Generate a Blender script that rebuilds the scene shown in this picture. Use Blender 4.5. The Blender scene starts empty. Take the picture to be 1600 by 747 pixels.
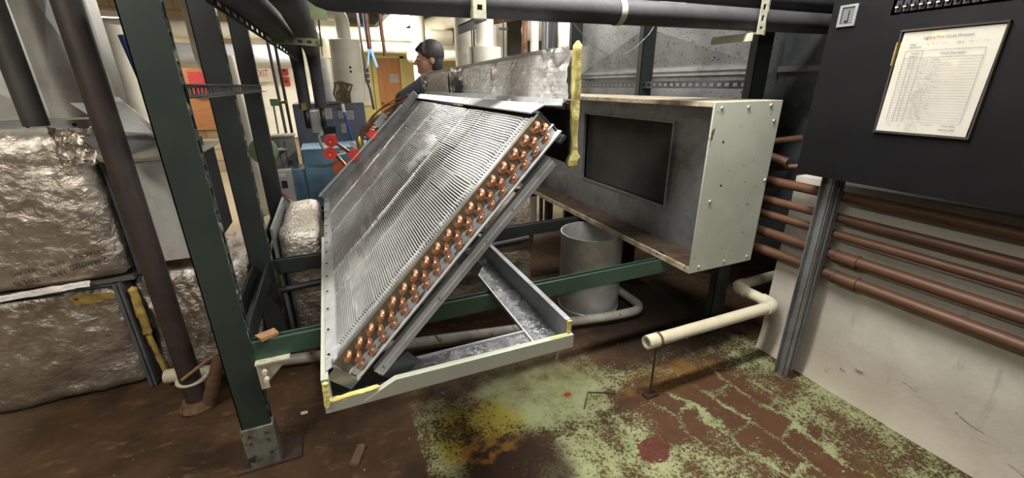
import bpy, bmesh, math, random
from math import sin, cos, pi, radians
from mathutils import Vector as V, Matrix, noise as MN
from mathutils.bvhtree import BVHTree
random.seed(7)
S = bpy.context.scene
COL = S.collection

# ------------------------------------------------------------ camera / world / lights / exposure
cam = bpy.data.cameras.new('camera'); camo = bpy.data.objects.new('camera', cam); COL.objects.link(camo)
cam.sensor_fit = 'HORIZONTAL'; cam.sensor_width = 36; cam.lens = 655.2136 / 1600 * 36
cam.clip_start = .02; cam.clip_end = 60
PI_, YA, RO, CH = .354384539, .397364299, -.0090305629, 1.45
fw = V((sin(YA)*cos(PI_), cos(YA)*cos(PI_), -sin(PI_)))
r0 = V((cos(YA), -sin(YA), 0)); u0 = r0.cross(fw)
rr = r0*cos(RO) + u0*sin(RO); uu = -r0*sin(RO) + u0*cos(RO)
m = Matrix((rr, uu, -fw)).transposed().to_4x4(); m.translation = V((0, 0, CH))
camo.matrix_world = m
S.camera = camo
S.view_settings.view_transform = 'Standard'; S.view_settings.look = 'None'
S.view_settings.exposure = 0.45; S.view_settings.gamma = 1
W = bpy.data.worlds.new('world'); S.world = W; W.use_nodes = True
W.node_tree.nodes['Background'].inputs[0].default_value = (.9, .95, 1, 1)
W.node_tree.nodes['Background'].inputs[1].default_value = .05
# strip lamps, some added for fill: x, y, z, length, axis, watts, colour, label
LAMPS = [
 (.95, 1.12, 2.50, 1.5, 'x', 52, (1, .97, .92), 'fluorescent strip lamp hanging over the tilted coil and drain pan'),
 (-1.35, .55, 2.50, 1.3, 'y', 30, (1, .93, .82), 'fluorescent strip lamp hanging left of the tall green post'),
 (.30, 5.9, 2.50, 1.6, 'x', 80, (1, .95, .84), 'added unseen fill lamp hanging above the dark blue boiler'),  # added out of view to brighten the far room
 (1.2, 8.3, 2.36, 3.4, 'y', 85, (1, .97, .88), 'bright long ceiling lamp seen behind the two copper tube ends'),
 (-2.6, 8.2, 2.36, 1.2, 'x', 30, (1, .97, .90), 'bright ceiling lamp seen left of the tall green post'),
 (1.75, 3.35, 2.62, 1.2, 'y', 26, (1, .98, .94), 'added unseen fill lamp hanging over the white risers behind foil panel'),  # added out of view to brighten the large duct
 (.4, -1.6, 2.50, 1.5, 'x', 34, (1, .97, .92), 'added unseen fill lamp hanging near the front wall of the room'),  # added behind the camera as fill light
]

# ------------------------------------------------------------ helpers
def lin(h):
    h = h.lstrip('#'); o = []
    for i in (0, 2, 4):
        c = int(h[i:i+2], 16)/255
        o.append(c/12.92 if c <= .04045 else ((c+.055)/1.055)**2.4)
    return (*o, 1)

class NT:
    def __init__(s, name):
        s.m = bpy.data.materials.new(name); s.m.use_nodes = True
        s.t = s.m.node_tree; s.b = s.t.nodes['Principled BSDF']
        s.tc = s.n('ShaderNodeTexCoord')
        s.o = s.tc.outputs['Object']
    def n(s, ty, **k):
        nd = s.t.nodes.new(ty)
        for a, b in k.items(): setattr(nd, a, b)
        return nd
    def l(s, a, b): s.t.links.new(a, b)
    def put(s, sock, v):
        if hasattr(v, 'is_linked'): s.l(v, sock)
        elif isinstance(v, (tuple, list)) and sock.type == 'VECTOR': sock.default_value = v[:3]
        else: sock.default_value = v
    def ma(s, op, a, b=0., c=0., clamp=False):
        nd = s.n('ShaderNodeMath', operation=op, use_clamp=clamp)
        for i, v in enumerate((a, b, c)): s.put(nd.inputs[i], v)
        return nd.outputs[0]
    def map(s, sc=(1, 1, 1), rot=(0, 0, 0), src=None, loc=(0, 0, 0)):
        nd = s.n('ShaderNodeMapping'); s.l(src or s.o, nd.inputs[0])
        nd.inputs['Scale'].default_value = sc; nd.inputs['Rotation'].default_value = rot; nd.inputs['Location'].default_value = loc
        return nd.outputs[0]
    def noise(s, sc, det=5, src=None, rough=.6, dist=0):
        nd = s.n('ShaderNodeTexNoise'); s.l(src or s.o, nd.inputs['Vector'])
        nd.inputs['Scale'].default_value = sc; nd.inputs['Detail'].default_value = det
        nd.inputs['Roughness'].default_value = rough; nd.inputs['Distortion'].default_value = dist
        return nd.outputs['Fac']
    def voro(s, sc, src=None, feat='F1', out='Distance'):
        nd = s.n('ShaderNodeTexVoronoi', feature=feat); s.l(src or s.o, nd.inputs['Vector'])
        nd.inputs['Scale'].default_value = sc
        return nd.outputs[out]
    def ss(s, x, a, b):
        nd = s.n('ShaderNodeMapRange', interpolation_type='SMOOTHSTEP')
        s.put(nd.inputs[0], x); nd.inputs[1].default_value = a; nd.inputs[2].default_value = b
        return nd.outputs[0]
    def mix(s, f, a, b):
        nd = s.n('ShaderNodeMix', data_type='RGBA')
        s.put(nd.inputs[0], f); s.put(nd.inputs[6], a); s.put(nd.inputs[7], b)
        return nd.outputs[2]
    def xyz(s, src=None):
        nd = s.n('ShaderNodeSeparateXYZ'); s.l(src or s.o, nd.inputs[0]); return nd.outputs
    def bump(s, h, st, d=.01, prev=None):
        nd = s.n('ShaderNodeBump'); s.l(h, nd.inputs['Height'])
        nd.inputs['Strength'].default_value = st; nd.inputs['Distance'].default_value = d
        if prev: s.l(prev, nd.inputs['Normal'])
        return nd.outputs[0]
    def set(s, **k):
        for a, v in k.items():
            nm = {'col': 'Base Color', 'rough': 'Roughness', 'metal': 'Metallic', 'nrm': 'Normal', 'spec': 'Specular IOR Level'}.get(a, a)
            s.put(s.b.inputs[nm], v)
        return s.m

def mat(name, c1, c2=None, rough=.5, metal=0., sc=6, det=6, bump=0, bs=40, lo=.35, hi=.7, stretch=(1, 1, 1), spot=None, rv=.12):
    """two-tone noise material with fine relief; spot = (colour, scale, threshold) adds flecks of wear"""
    n = NT(name); src = n.map(stretch) if stretch != (1, 1, 1) else n.o
    nz = n.noise(sc, det, src)
    c = n.mix(n.ss(nz, lo, hi), lin(c1), lin(c2 or c1))
    if spot:
        c = n.mix(n.ss(n.noise(spot[1], 4, src), spot[2], spot[2]+.05), c, lin(spot[0]))
    r = n.ma('ADD', rough-rv/2, n.ma('MULTIPLY', n.noise(sc*2.3, 4, src), rv), clamp=True)
    k = dict(col=c, rough=r, metal=metal)
    if bump: k['nrm'] = n.bump(n.noise(bs, 5, src), bump, .004)
    return n.set(**k)

def foil(name, c1, c2, rough=.3, bs=22, st=.7, scrim=False, metal=.9):
    n = NT(name)
    a = n.noise(bs, 6, rough=.65, dist=.8); b = n.voro(bs*2.2)
    c = n.mix(n.ss(n.noise(4, 5), .35, .7), lin(c1), lin(c2))
    nb = n.bump(a, st, .02); nb = n.bump(b, st*.6, .006, nb)
    if scrim:
        br = n.n('ShaderNodeTexBrick'); s = n.xyz(); cb = n.n('ShaderNodeCombineXYZ')
        n.l(s[1], cb.inputs[0]); n.l(s[2], cb.inputs[1]); n.l(cb.outputs[0], br.inputs['Vector'])
        br.offset = 0; br.inputs['Scale'].default_value = 1; br.inputs['Brick Width'].default_value = .03
        br.inputs['Row Height'].default_value = .014; br.inputs['Mortar Size'].default_value = .0012
        c = n.mix(n.ma('MULTIPLY', br.outputs['Fac'], .25), c, lin('#55504a'))
        nb = n.bump(br.outputs['Fac'], .25, .002, nb)
    r = n.ma('ADD', rough-.1, n.ma('MULTIPLY', n.noise(bs*.6, 4), .25))
    return n.set(col=c, rough=r, metal=metal, nrm=nb)

def galv(name, c1='#a9adae', c2='#8c9092', rough=.42, metal=.75, dirt=None, sp=26):
    n = NT(name)
    v = n.voro(sp, out='Color'); x = n.xyz(v)[0]
    c = n.mix(n.ma('MULTIPLY', x, .5), lin(c1), lin(c2))
    d = n.noise(5, 6)
    c = n.mix(n.ma('MULTIPLY', n.ss(d, .45, .75), .55), c, lin(dirt or '#6a675f'))
    r = n.ma('ADD', rough-.08, n.ma('MULTIPLY', n.noise(9, 4), .2))
    return n.set(col=c, rough=r, metal=metal, nrm=n.bump(n.noise(3, 3), .12, .02))

def emis(name, col, st):
    n = NT(name); n.b.inputs['Emission Color'].default_value = lin(col); n.b.inputs['Emission Strength'].default_value = st
    return n.set(col=lin(col))

class M:
    def __init__(s): s.v = []; s.f = []
    def add(s, vs, fs):
        o = len(s.v); s.v += [tuple(v) for v in vs]; s.f += [tuple(i+o for i in f) for f in fs]; return s
    def box(s, x0, x1, y0, y1, z0, z1):
        return s.add([(x, y, z) for x in (x0, x1) for y in (y0, y1) for z in (z0, z1)],
                     [(0, 1, 3, 2), (4, 6, 7, 5), (0, 4, 5, 1), (2, 3, 7, 6), (0, 2, 6, 4), (1, 5, 7, 3)])
    def hexa(s, p):   # 8 points: bottom loop of 4, top loop of 4
        return s.add(p, [(3, 2, 1, 0), (4, 5, 6, 7), (0, 1, 5, 4), (1, 2, 6, 5), (2, 3, 7, 6), (3, 0, 4, 7)])
    def bar(s, a, b, w, h, up=(0, 0, 1), ow=0, oh=0):
        a, b, up = V(a), V(b), V(up); d = (b-a).normalized(); w_ = d.cross(up).normalized(); h_ = w_.cross(d)
        p = []
        for q in (a, b):
            for i, j in ((-.5, -.5), (.5, -.5), (.5, .5), (-.5, .5)):
                p.append(q + w_*(i*w+ow) + h_*(j*h+oh))
        return s.hexa(p)
    def slot(s, a, b, w, t, up, pitch=.05, hole=.6, edge=.28, ow=0, oh=0):
        """a plate a->b, width w, thickness t (normal up), pierced by a row of slots"""
        a, b = V(a), V(b); L = (b-a).length; d = (b-a)/L; e = w*edge
        s.bar(a, b, e, t, up, ow-w/2+e/2, oh); s.bar(a, b, e, t, up, ow+w/2-e/2, oh)
        k = max(1, int(L/pitch)); p = L/k
        for i in range(k+1):
            c = a + d*min(max(i*p, p*(1-hole)/2), L-p*(1-hole)/2)
            s.bar(c-d*p*(1-hole)/2, c+d*p*(1-hole)/2, w-2*e+.001, t, up, ow, oh)
        return s
    def channel(s, a, b, w, h, t, up, slots=False, pitch=.05):
        """U channel with its (pierced) back facing -up and two legs standing along up"""
        if slots: s.slot(a, b, w, t, up, pitch)
        else: s.bar(a, b, w, t, up)
        s.bar(a, b, t, h, up, -w/2+t/2, h/2); s.bar(a, b, t, h, up, w/2-t/2, h/2)
        return s
    def tube(s, pts, r, n=12, cap=True, r1=None):
        pts = [V(p) for p in pts]; k = len(pts)
        ts = [(pts[min(i+1, k-1)]-pts[max(i-1, 0)]).normalized() for i in range(k)]
        x = ts[0].orthogonal().normalized(); o = len(s.v)
        for i, (p, t) in enumerate(zip(pts, ts)):
            x = (x - t*x.dot(t)).normalized(); y = t.cross(x)
            q = r if r1 is None else r + (r1-r)*i/(k-1)
            if isinstance(q, (list, tuple)): q = q[i]
            for j in range(n):
                a = 2*pi*j/n; s.v.append(tuple(p + (x*cos(a)+y*sin(a))*q))
        for i in range(k-1):
            for j in range(n):
                a, b = o+i*n+j, o+i*n+(j+1) % n; s.f.append((a, b, b+n, a+n))
        if cap: s.f.append(tuple(o+j for j in reversed(range(n)))); s.f.append(tuple(o+(k-1)*n+j for j in range(n)))
        return s
    def pipe(s, a, b, ro, ri, n=16):   # open hollow pipe
        a, b = V(a), V(b); t = (b-a).normalized(); x = t.orthogonal().normalized(); y = t.cross(x); o = len(s.v)
        for p, q in ((a, ro), (b, ro), (b, ri), (a, ri)):
            for j in range(n): s.v.append(tuple(p+(x*cos(2*pi*j/n)+y*sin(2*pi*j/n))*q))
        for i in range(4):
            for j in range(n):
                k = (j+1) % n; i2 = (i+1) % 4
                s.f.append((o+i*n+j, o+i*n+k, o+i2*n+k, o+i2*n+j))
        return s
    def ball(s, c, r, nu=12, nv=8, sc=(1, 1, 1)):
        vs = []; fs = []
        for i in range(nv+1):
            th = pi*i/nv
            for j in range(nu):
                ph = 2*pi*j/nu; vs.append((c[0]+r*sc[0]*sin(th)*cos(ph), c[1]+r*sc[1]*sin(th)*sin(ph), c[2]-r*sc[2]*cos(th)))
        for i in range(nv):
            for j in range(nu):
                k = (j+1) % nu; fs.append((i*nu+j, i*nu+k, (i+1)*nu+k, (i+1)*nu+j))
        return s.add(vs, fs)
    def caps(s, a, b, ra, rb, n=14):   # closed tapered limb
        a, b = V(a), V(b); d = (b-a); L = d.length; d = d/L; ps = []; rs = []
        for i in range(5):
            q = -pi/2 + i*pi/8*.98 + .02; ps.append(a + d*sin(q)*ra); rs.append(max(cos(q)*ra, .002))
        for i in range(5):
            q = i*pi/8*.98; ps.append(b + d*sin(q)*rb); rs.append(max(cos(q)*rb, .002))
        o = len(s.v); x = d.orthogonal().normalized(); y = d.cross(x)
        for p, r in zip(ps, rs):
            for j in range(n): s.v.append(tuple(p+(x*cos(2*pi*j/n)+y*sin(2*pi*j/n))*r))
        for i in range(len(ps)-1):
            for j in range(n):
                p, q = o+i*n+j, o+i*n+(j+1) % n; s.f.append((p, q, q+n, p+n))
        s.f.append(tuple(o+j for j in reversed(range(n)))); s.f.append(tuple(o+(len(ps)-1)*n+j for j in range(n)))
        return s
    def limb(s, pts, rs):
        for i in range(len(pts)-1): s.caps(pts[i], pts[i+1], rs[i], rs[i+1])
        return s
    def prism(s, poly, d):
        n = len(poly); d = V(d)
        return s.add([V(p) for p in poly]+[V(p)+d for p in poly],
                     [tuple(reversed(range(n))), tuple(range(n, 2*n))]+[(i, (i+1) % n, (i+1) % n+n, i+n) for i in range(n)])
    def lathe(s, prof, c, axis='z', n=24):
        o = len(s.v); k = len(prof)
        for r, h in prof:
            for j in range(n):
                a = 2*pi*j/n; p = (r*cos(a), r*sin(a), h)
                if axis == 'x': p = (h, r*cos(a), r*sin(a))
                if axis == 'y': p = (r*sin(a), h, r*cos(a))
                s.v.append(tuple(V(p)+V(c)))
        for i in range(k-1):
            for j in range(n):
                q = (j+1) % n; s.f.append((o+i*n+j, o+i*n+q, o+(i+1)*n+q, o+(i+1)*n+j))
        return s
    def grid(s, fn, nu, nv):
        o = len(s.v)
        for i in range(nu+1):
            for j in range(nv+1): s.v.append(tuple(fn(i/nu, j/nv)))
        for i in range(nu):
            for j in range(nv):
                a = o+i*(nv+1)+j; s.f.append((a, a+nv+1, a+nv+2, a+1))
        return s
    def mesh(s, name, smooth=True):
        me = bpy.data.meshes.new(name); me.from_pydata(s.v, [], s.f); me.validate()
        bm = bmesh.new(); bm.from_mesh(me); bmesh.ops.recalc_face_normals(bm, faces=bm.faces); bm.to_mesh(me); bm.free()
        if smooth:
            for p in me.polygons: p.use_smooth = True
            me.set_sharp_from_angle(angle=radians(38))
        return me
    def build(s, name, mt, parent=None, label=None, cat=None, group=None, kind=None, bev=0, smooth=True, origin=True):
        if parent is None and kind != 'structure' and origin:
            xs = [v[0] for v in s.v]; ys = [v[1] for v in s.v]; zs = [v[2] for v in s.v]
            lo = V(((min(xs)+max(xs))/2, (min(ys)+max(ys))/2, min(zs)))
            s.v = [tuple(V(v)-lo) for v in s.v]
        else: lo = V((0, 0, 0))
        ob = bpy.data.objects.new(name, s.mesh(name, smooth)); COL.objects.link(ob)
        ob.data.materials.append(mt); ob.location = lo
        if parent is not None:
            ob.parent = parent; p = parent; off = V((0, 0, 0))
            while p: off += p.location; p = p.parent
            ob.location = -off
        if bev:
            b = ob.modifiers.new('bevel', 'BEVEL'); b.width = bev; b.segments = 2; b.limit_method = 'ANGLE'; b.angle_limit = radians(50)
        tag(ob, label, cat, group, kind); return ob

def tag(o, label=None, cat=None, group=None, kind=None):
    for k, v in (('label', label), ('category', cat), ('group', group), ('kind', kind)):
        if v: o[k] = v
    return o
def thing(name, loc, label, cat, group=None):
    o = bpy.data.objects.new(name, None); COL.objects.link(o); o.location = loc; o.empty_display_size = .1
    return tag(o, label, cat, group)
def place(name, me, mt, parent, loc, rot=None):
    """another object on a shared mesh, at world position loc"""
    o = bpy.data.objects.new(name, me); COL.objects.link(o); o.parent = parent
    off = V((0, 0, 0)); p = parent
    while p: off += p.location; p = p.parent
    o.location = V(loc)-off
    if rot: o.rotation_euler = rot
    return o
def fb(p, sc=1., o=4):
    return MN.fractal(V(p)*sc, .9, 2.1, o)
def arc(c, x, y, r, a0, a1, n=8):
    c, x, y = V(c), V(x), V(y)
    return [c + x*r*cos(a0+(a1-a0)*i/n) + y*r*sin(a0+(a1-a0)*i/n) for i in range(n+1)]
def bend(pts, r, n=6):
    """polyline with rounded corners of radius r"""
    pts = [V(p) for p in pts]; out = [pts[0]]
    for i in range(1, len(pts)-1):
        a, b, c = pts[i-1:i+2]; d1 = (a-b).normalized(); d2 = (c-b).normalized()
        for k in range(n+1):
            t = k/n; p0 = b+d1*r; p1 = b+d2*r
            out.append((1-t)**2*p0 + 2*t*(1-t)*b + t*t*p1)
    return out+[pts[-1]]
def text(body, size, frame, mt, name, parent=None, off=.0006, align='LEFT', sx=1):
    """flat lettering; frame = (origin, right, up) in the world"""
    c = bpy.data.curves.new('lettering', 'FONT'); c.body = body; c.size = size; c.align_x = align; c.resolution_u = 2
    o = bpy.data.objects.new('lettering', c); COL.objects.link(o)
    dg = bpy.context.evaluated_depsgraph_get(); me = bpy.data.meshes.new_from_object(o.evaluated_get(dg))
    bpy.data.objects.remove(o)
    O, R, U = (V(q) for q in frame); N = R.cross(U).normalized()
    s = M(); s.v = [tuple(O + R*(v.co.x*sx) + U*v.co.y + N*off) for v in me.vertices]; s.f = [tuple(p.vertices) for p in me.polygons]
    bpy.data.meshes.remove(me)
    return s

# ------------------------------------------------------------ materials
K = {}
K['green'] = mat('green_paint', '#29332d', '#232c28', .42, .0, 5, bump=.05, spot=('#5d6a60', 60, .72))
K['greenb'] = mat('green_beam_paint', '#31493c', '#2a4034', .38, .0, 5, bump=.05, spot=('#6d7a70', 60, .72))
K['greend'] = mat('dark_green_paint', '#222826', '#1b201f', .45, .0, 5, bump=.05, spot=('#565c58', 60, .74))
K['greenedge'] = mat('scuffed_green_edge', '#202a26', '#8a8f84', .5, .2, 24, lo=.5, hi=.66)
K['black'] = mat('black_steel', '#26272a', '#1d1e20', .5, .1, 6, bump=.06)
K['pitch'] = mat('flat_black', '#121314', '#0c0c0d', .7, 0, 6)  # real black parts, and the shade in openings painted black
K['panelblack'] = mat('panel_black', '#0e0e10', '#131315', .55, .0, 5, bump=.08, bs=300, spot=('#2a2a2c', 7, .76))
K['panelblack'].node_tree.nodes['Principled BSDF'].inputs['Specular IOR Level'].default_value = .18
K['insul'] = mat('black_pipe_foam', '#3a3a3d', '#2d2d30', .7, 0, 9, bump=.2, bs=60, spot=('#58585a', 50, .72))
K['galv'] = galv('galvanized_steel')
K['galvd'] = galv('dull_galvanized', '#a5a8aa', '#888c8e', .46)
K['galvdark'] = galv('dark_galvanized', '#5c6064', '#484c50', .48, .7, '#33332f')
K['galvl'] = galv('bright_galvanized', '#c6c9ca', '#aab0b2', .36, .7)
K['duct'] = galv('duct_galvanized', '#d0d1cd', '#b4b5b1', .44, .55, '#97948b', 18)
K['zinc'] = galv('bright_zinc', '#d3d6d7', '#b9bdbf', .42, .35)
K['ductspeck'] = mat('speckled_duct_galvanized', '#a9abac', '#8f9193', .40, .75, 5, spot=('#4d4c4a', 55, .60))
K['alu'] = mat('aluminium', '#d4d6d6', '#b4b8ba', .33, .85, 30, stretch=(1, .2, 1))
K['fin'] = mat('aluminium_fin', '#e8e9e8', '#cfd2d2', .38, .55, 9, spot=('#a5a7a6', 14, .72))
K['findark'] = mat('fin_core_dark', '#2a2a2a', '#1d1d1d', .7, .2, 20)
K['endplate'] = mat('olive_end_plate', '#857f6c', '#75705f', .42, .55, 14, bump=.04)
K['copper'] = mat('bright_copper', '#dca687', '#bd825f', .26, .65, 30, rv=.2)
K['copperd'] = mat('tarnished_copper', '#8f6a56', '#66493c', .42, .5, 18)
K['brownpipe'] = mat('oxidised_copper_pipe', '#634633', '#4c3527', .5, .2, 10, bump=.08, bs=90, spot=('#8f6a52', 40, .7), stretch=(1, .3, 1))
K['brownsteel'] = mat('brown_painted_pipe', '#3f3531', '#322d2b', .55, .1, 9, bump=.15, bs=60, spot=('#55493f', 50, .7))
K['darkpipe'] = mat('dark_grey_pipe', '#454240', '#35332f', .6, .1, 9, bump=.15, bs=60)
K['rust'] = mat('rust', '#59432f', '#6e5740', .85, 0, 22, bump=.5, bs=60, spot=('#3d2a20', 30, .6))
K['rustd'] = mat('dark_rust', '#332620', '#4a352a', .9, 0, 22, bump=.5, bs=60)
K['pvc'] = mat('cream_plastic_pipe', '#cbc4ad', '#bbb299', .45, 0, 7, spot=('#8d866f', 26, .7), bump=.03)
K['pvcg'] = mat('grey_plastic_pipe', '#a9a69c', '#8b877c', .5, 0, 9, spot=('#5e584c', 16, .62), bump=.1)
K['boxpaint'] = mat('grey_green_sheet_paint', '#aeb1a3', '#a3a697', .45, 0, 4, spot=('#4c4438', 40, .67), bump=.03)
K['boxrim'] = mat('rusty_pale_rim', '#b3ab97', '#8c7658', .55, 0, 16, spot=('#4c382a', 30, .62), bump=.1)
K['whitepipe'] = mat('white_pipe_jacket', '#e4e0d2', '#d5cfbd', .6, 0, 6, bump=.15, bs=30, spot=('#a7a08c', 12, .72))
K['silver'] = mat('silver_pipe_jacket', '#c9cacb', '#aeb0b2', .42, .4, 5, bump=.08, bs=14)
K['yellowwool'] = mat('yellow_glass_wool', '#d6cd84', '#b8ab62', .95, 0, 18, bump=.8, bs=55, spot=('#8d8250', 25, .70))
K['wool'] = mat('dirty_glass_wool', '#b39a52', '#8a7038', .95, 0, 18, bump=.8, bs=55, spot=('#5d4a25', 25, .62))
K['foil'] = foil('foil_facing', '#d6cec2', '#b9afa2', .34, 18, .55)
K['foil2'] = foil('wrinkled_foil_facing', '#cdc7bd', '#aca294', .36, 30, .6)
K['foilp'] = foil('scrim_foil', '#dedcd8', '#c4c1bb', .38, 26, .5, True, .3)
K['foilpan'] = foil('pan_foil_tape', '#bfc2c6', '#8c8f94', .25, 32, .7)
K['foilold'] = foil('old_brown_foil', '#8d8272', '#6f6455', .5, 24, .9, metal=.4)
K['wall'] = None
K['red'] = mat('red_plastic', '#c03a30', '#ac3029', .35)
K['redd'] = mat('red_enamel', '#b0403e', '#a03434', .4)
K['orange'] = mat('orange_label', '#c9603a', '#b95434', .55)
K['boiler'] = mat('slate_blue_enamel', '#5c6474', '#525a69', .42, 0, 5, bump=.03)
K['blue'] = mat('steel_blue_enamel', '#5f7f96', '#567488', .42, 0, 5, bump=.03)
K['bluehose'] = mat('blue_hose', '#3f5fae', '#38559c', .45)
K['bluep'] = mat('pale_blue_plastic', '#5f86bd', '#5278ae', .45)
K['grey'] = mat('grey_enamel', '#9a9b98', '#8b8c89', .45)
K['greyd'] = mat('dark_grey_enamel', '#5e5f60', '#505152', .45)
K['white'] = mat('white_paint', '#e6e2d6', '#dcd7c8', .6)
K['paper'] = mat('paper', '#bab6ab', '#aeaa9e', .8, 0, 4, spot=('#cbb9a2', 5, .68))
K['ink'] = mat('ink', '#2c2c33', '#202025', .8)
K['pencil'] = mat('pencil', '#55555c', '#4a4a52', .8)
K['inkblue'] = mat('foil_print', '#3a3a48', '#2e2e3a', .7)
K['clear'] = mat('smoked_acrylic', '#3a3733', '#4a4640', .2)
K['wood'] = mat('old_wood', '#6e5a40', '#4a3a29', .85, 0, 30, bump=.4, bs=70, stretch=(1, .15, 1))
K['woodo'] = mat('split_wood', '#957050', '#6f5038', .8, 0, 30, bump=.4, bs=70, stretch=(1, .15, 1))
K['doorwood'] = mat('orange_door', '#c98a4d', '#b97a42', .5, 0, 3, stretch=(4, 4, .4))
K['ply'] = mat('orange_plywood', '#a06c40', '#8f5f38', .6, 0, 4, stretch=(1, 1, 6))
K['yellowwall'] = mat('yellow_wall_paint', '#e0cf8a', '#d6c47c', .7, 0, 2, bump=.05)
K['brass'] = mat('brass', '#b09a55', '#8c7a42', .35, .8, 20)
K['greendisc'] = mat('pale_green_enamel', '#7f9a78', '#6f8a6a', .5)
K['olive'] = mat('olive_painted_strut', '#6f7a5a', '#5c6649', .5, .1, 20)
K['cream'] = mat('cream_strut_paint', '#b9b7a2', '#a5a38d', .5, .1, 20, spot=('#6d6248', 40, .66))
K['ceil'] = mat('grey_ceiling', '#8f9092', '#7f8082', .85, 0, 2, bump=.2, bs=8)
K['joist'] = mat('grey_joist', '#7a7a7c', '#6b6b6e', .7, 0, 3)
K['conc'] = mat('cream_concrete', '#c3b79c', '#a99d84', .85, 0, 5, bump=.3, bs=25)
K['darkwall'] = mat('dark_plaster', '#4a4945', '#3d3c39', .9, 0, 4, bump=.2, bs=20)
K['skin'] = mat('skin', '#ab8069', '#9d735d', .5)
K['hair'] = mat('dark_hair', '#2a2726', '#3a3634', .6, 0, 90, stretch=(1, 1, .2), bump=.4, bs=120)
K['jeans'] = mat('dark_denim', '#2b3242', '#232936', .85, 0, 40)
K['shoe'] = mat('black_leather', '#1c1a19', '#252220', .5)
K['lampglow'] = emis('lamp_diffuser', '#fffaf0', 7.)
K['filter'] = mat('dark_filter_mesh', '#3f3c38', '#312f2c', .8, .1, 3, bump=.3, bs=120)  # dark mesh colour for the screen behind the window opening
K['grime'] = mat('rusty_debris', '#4a3728', '#2a211a', .95, 0, 14, bump=.8, bs=30)

def ribbed():
    n = NT('ribbed_knit'); w = n.n('ShaderNodeTexWave', bands_direction='DIAGONAL'); n.l(n.o, w.inputs['Vector'])
    w.inputs['Scale'].default_value = 26
    c = n.mix(w.outputs['Fac'], lin('#2c2f36'), lin('#4a4e58'))
    return n.set(col=c, rough=.9, nrm=n.bump(w.outputs['Fac'], .6, .006))
K['knit'] = ribbed()

def wallmat():
    n = NT('white_lime_wall'); s = n.xyz()
    c = n.mix(n.ss(n.noise(3, 6), .35, .7), lin('#c9c5bb'), lin('#b3aea2'))
    c = n.mix(n.ma('MULTIPLY', n.ss(n.noise(14, 6, n.map((1, 1, .25))), .62, .72), .4), c, lin('#8f8878'))
    low = n.ss(s[2], .45, .02)
    c = n.mix(n.ma('MULTIPLY', low, .45), c, lin('#a89a84'))
    sc = n.noise(9, 6, n.map((1, .5, 1.8), (.5, 0, 0)), .7, 1.2)
    band = n.ma('MULTIPLY', n.ss(s[2], .36, .2), n.ss(s[2], .02, .12))
    c = n.mix(n.ma('MULTIPLY', n.ss(sc, .60, .66), n.ma('MULTIPLY', band, .8)), c, lin('#4a443a'))
    return n.set(col=c, rough=.85, nrm=n.bump(n.noise(30, 6), .35, .006))
K['wall'] = wallmat()

def brickmat():
    n = NT('tan_brick'); s = n.xyz(); cb = n.n('ShaderNodeCombineXYZ'); n.l(s[0], cb.inputs[0]); n.l(s[2], cb.inputs[1])
    b = n.n('ShaderNodeTexBrick'); n.l(cb.outputs[0], b.inputs['Vector']); b.inputs['Scale'].default_value = 1
    b.inputs['Brick Width'].default_value = .4; b.inputs['Row Height'].default_value = .2; b.inputs['Mortar Size'].default_value = .012
    b.inputs['Color1'].default_value = lin('#b3a084'); b.inputs['Color2'].default_value = lin('#a08c70'); b.inputs['Mortar'].default_value = lin('#8d7f6a')
    return n.set(col=b.outputs['Color'], rough=.9, nrm=n.bump(b.outputs['Fac'], -.4, .01))
K['brick'] = brickmat()

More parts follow.
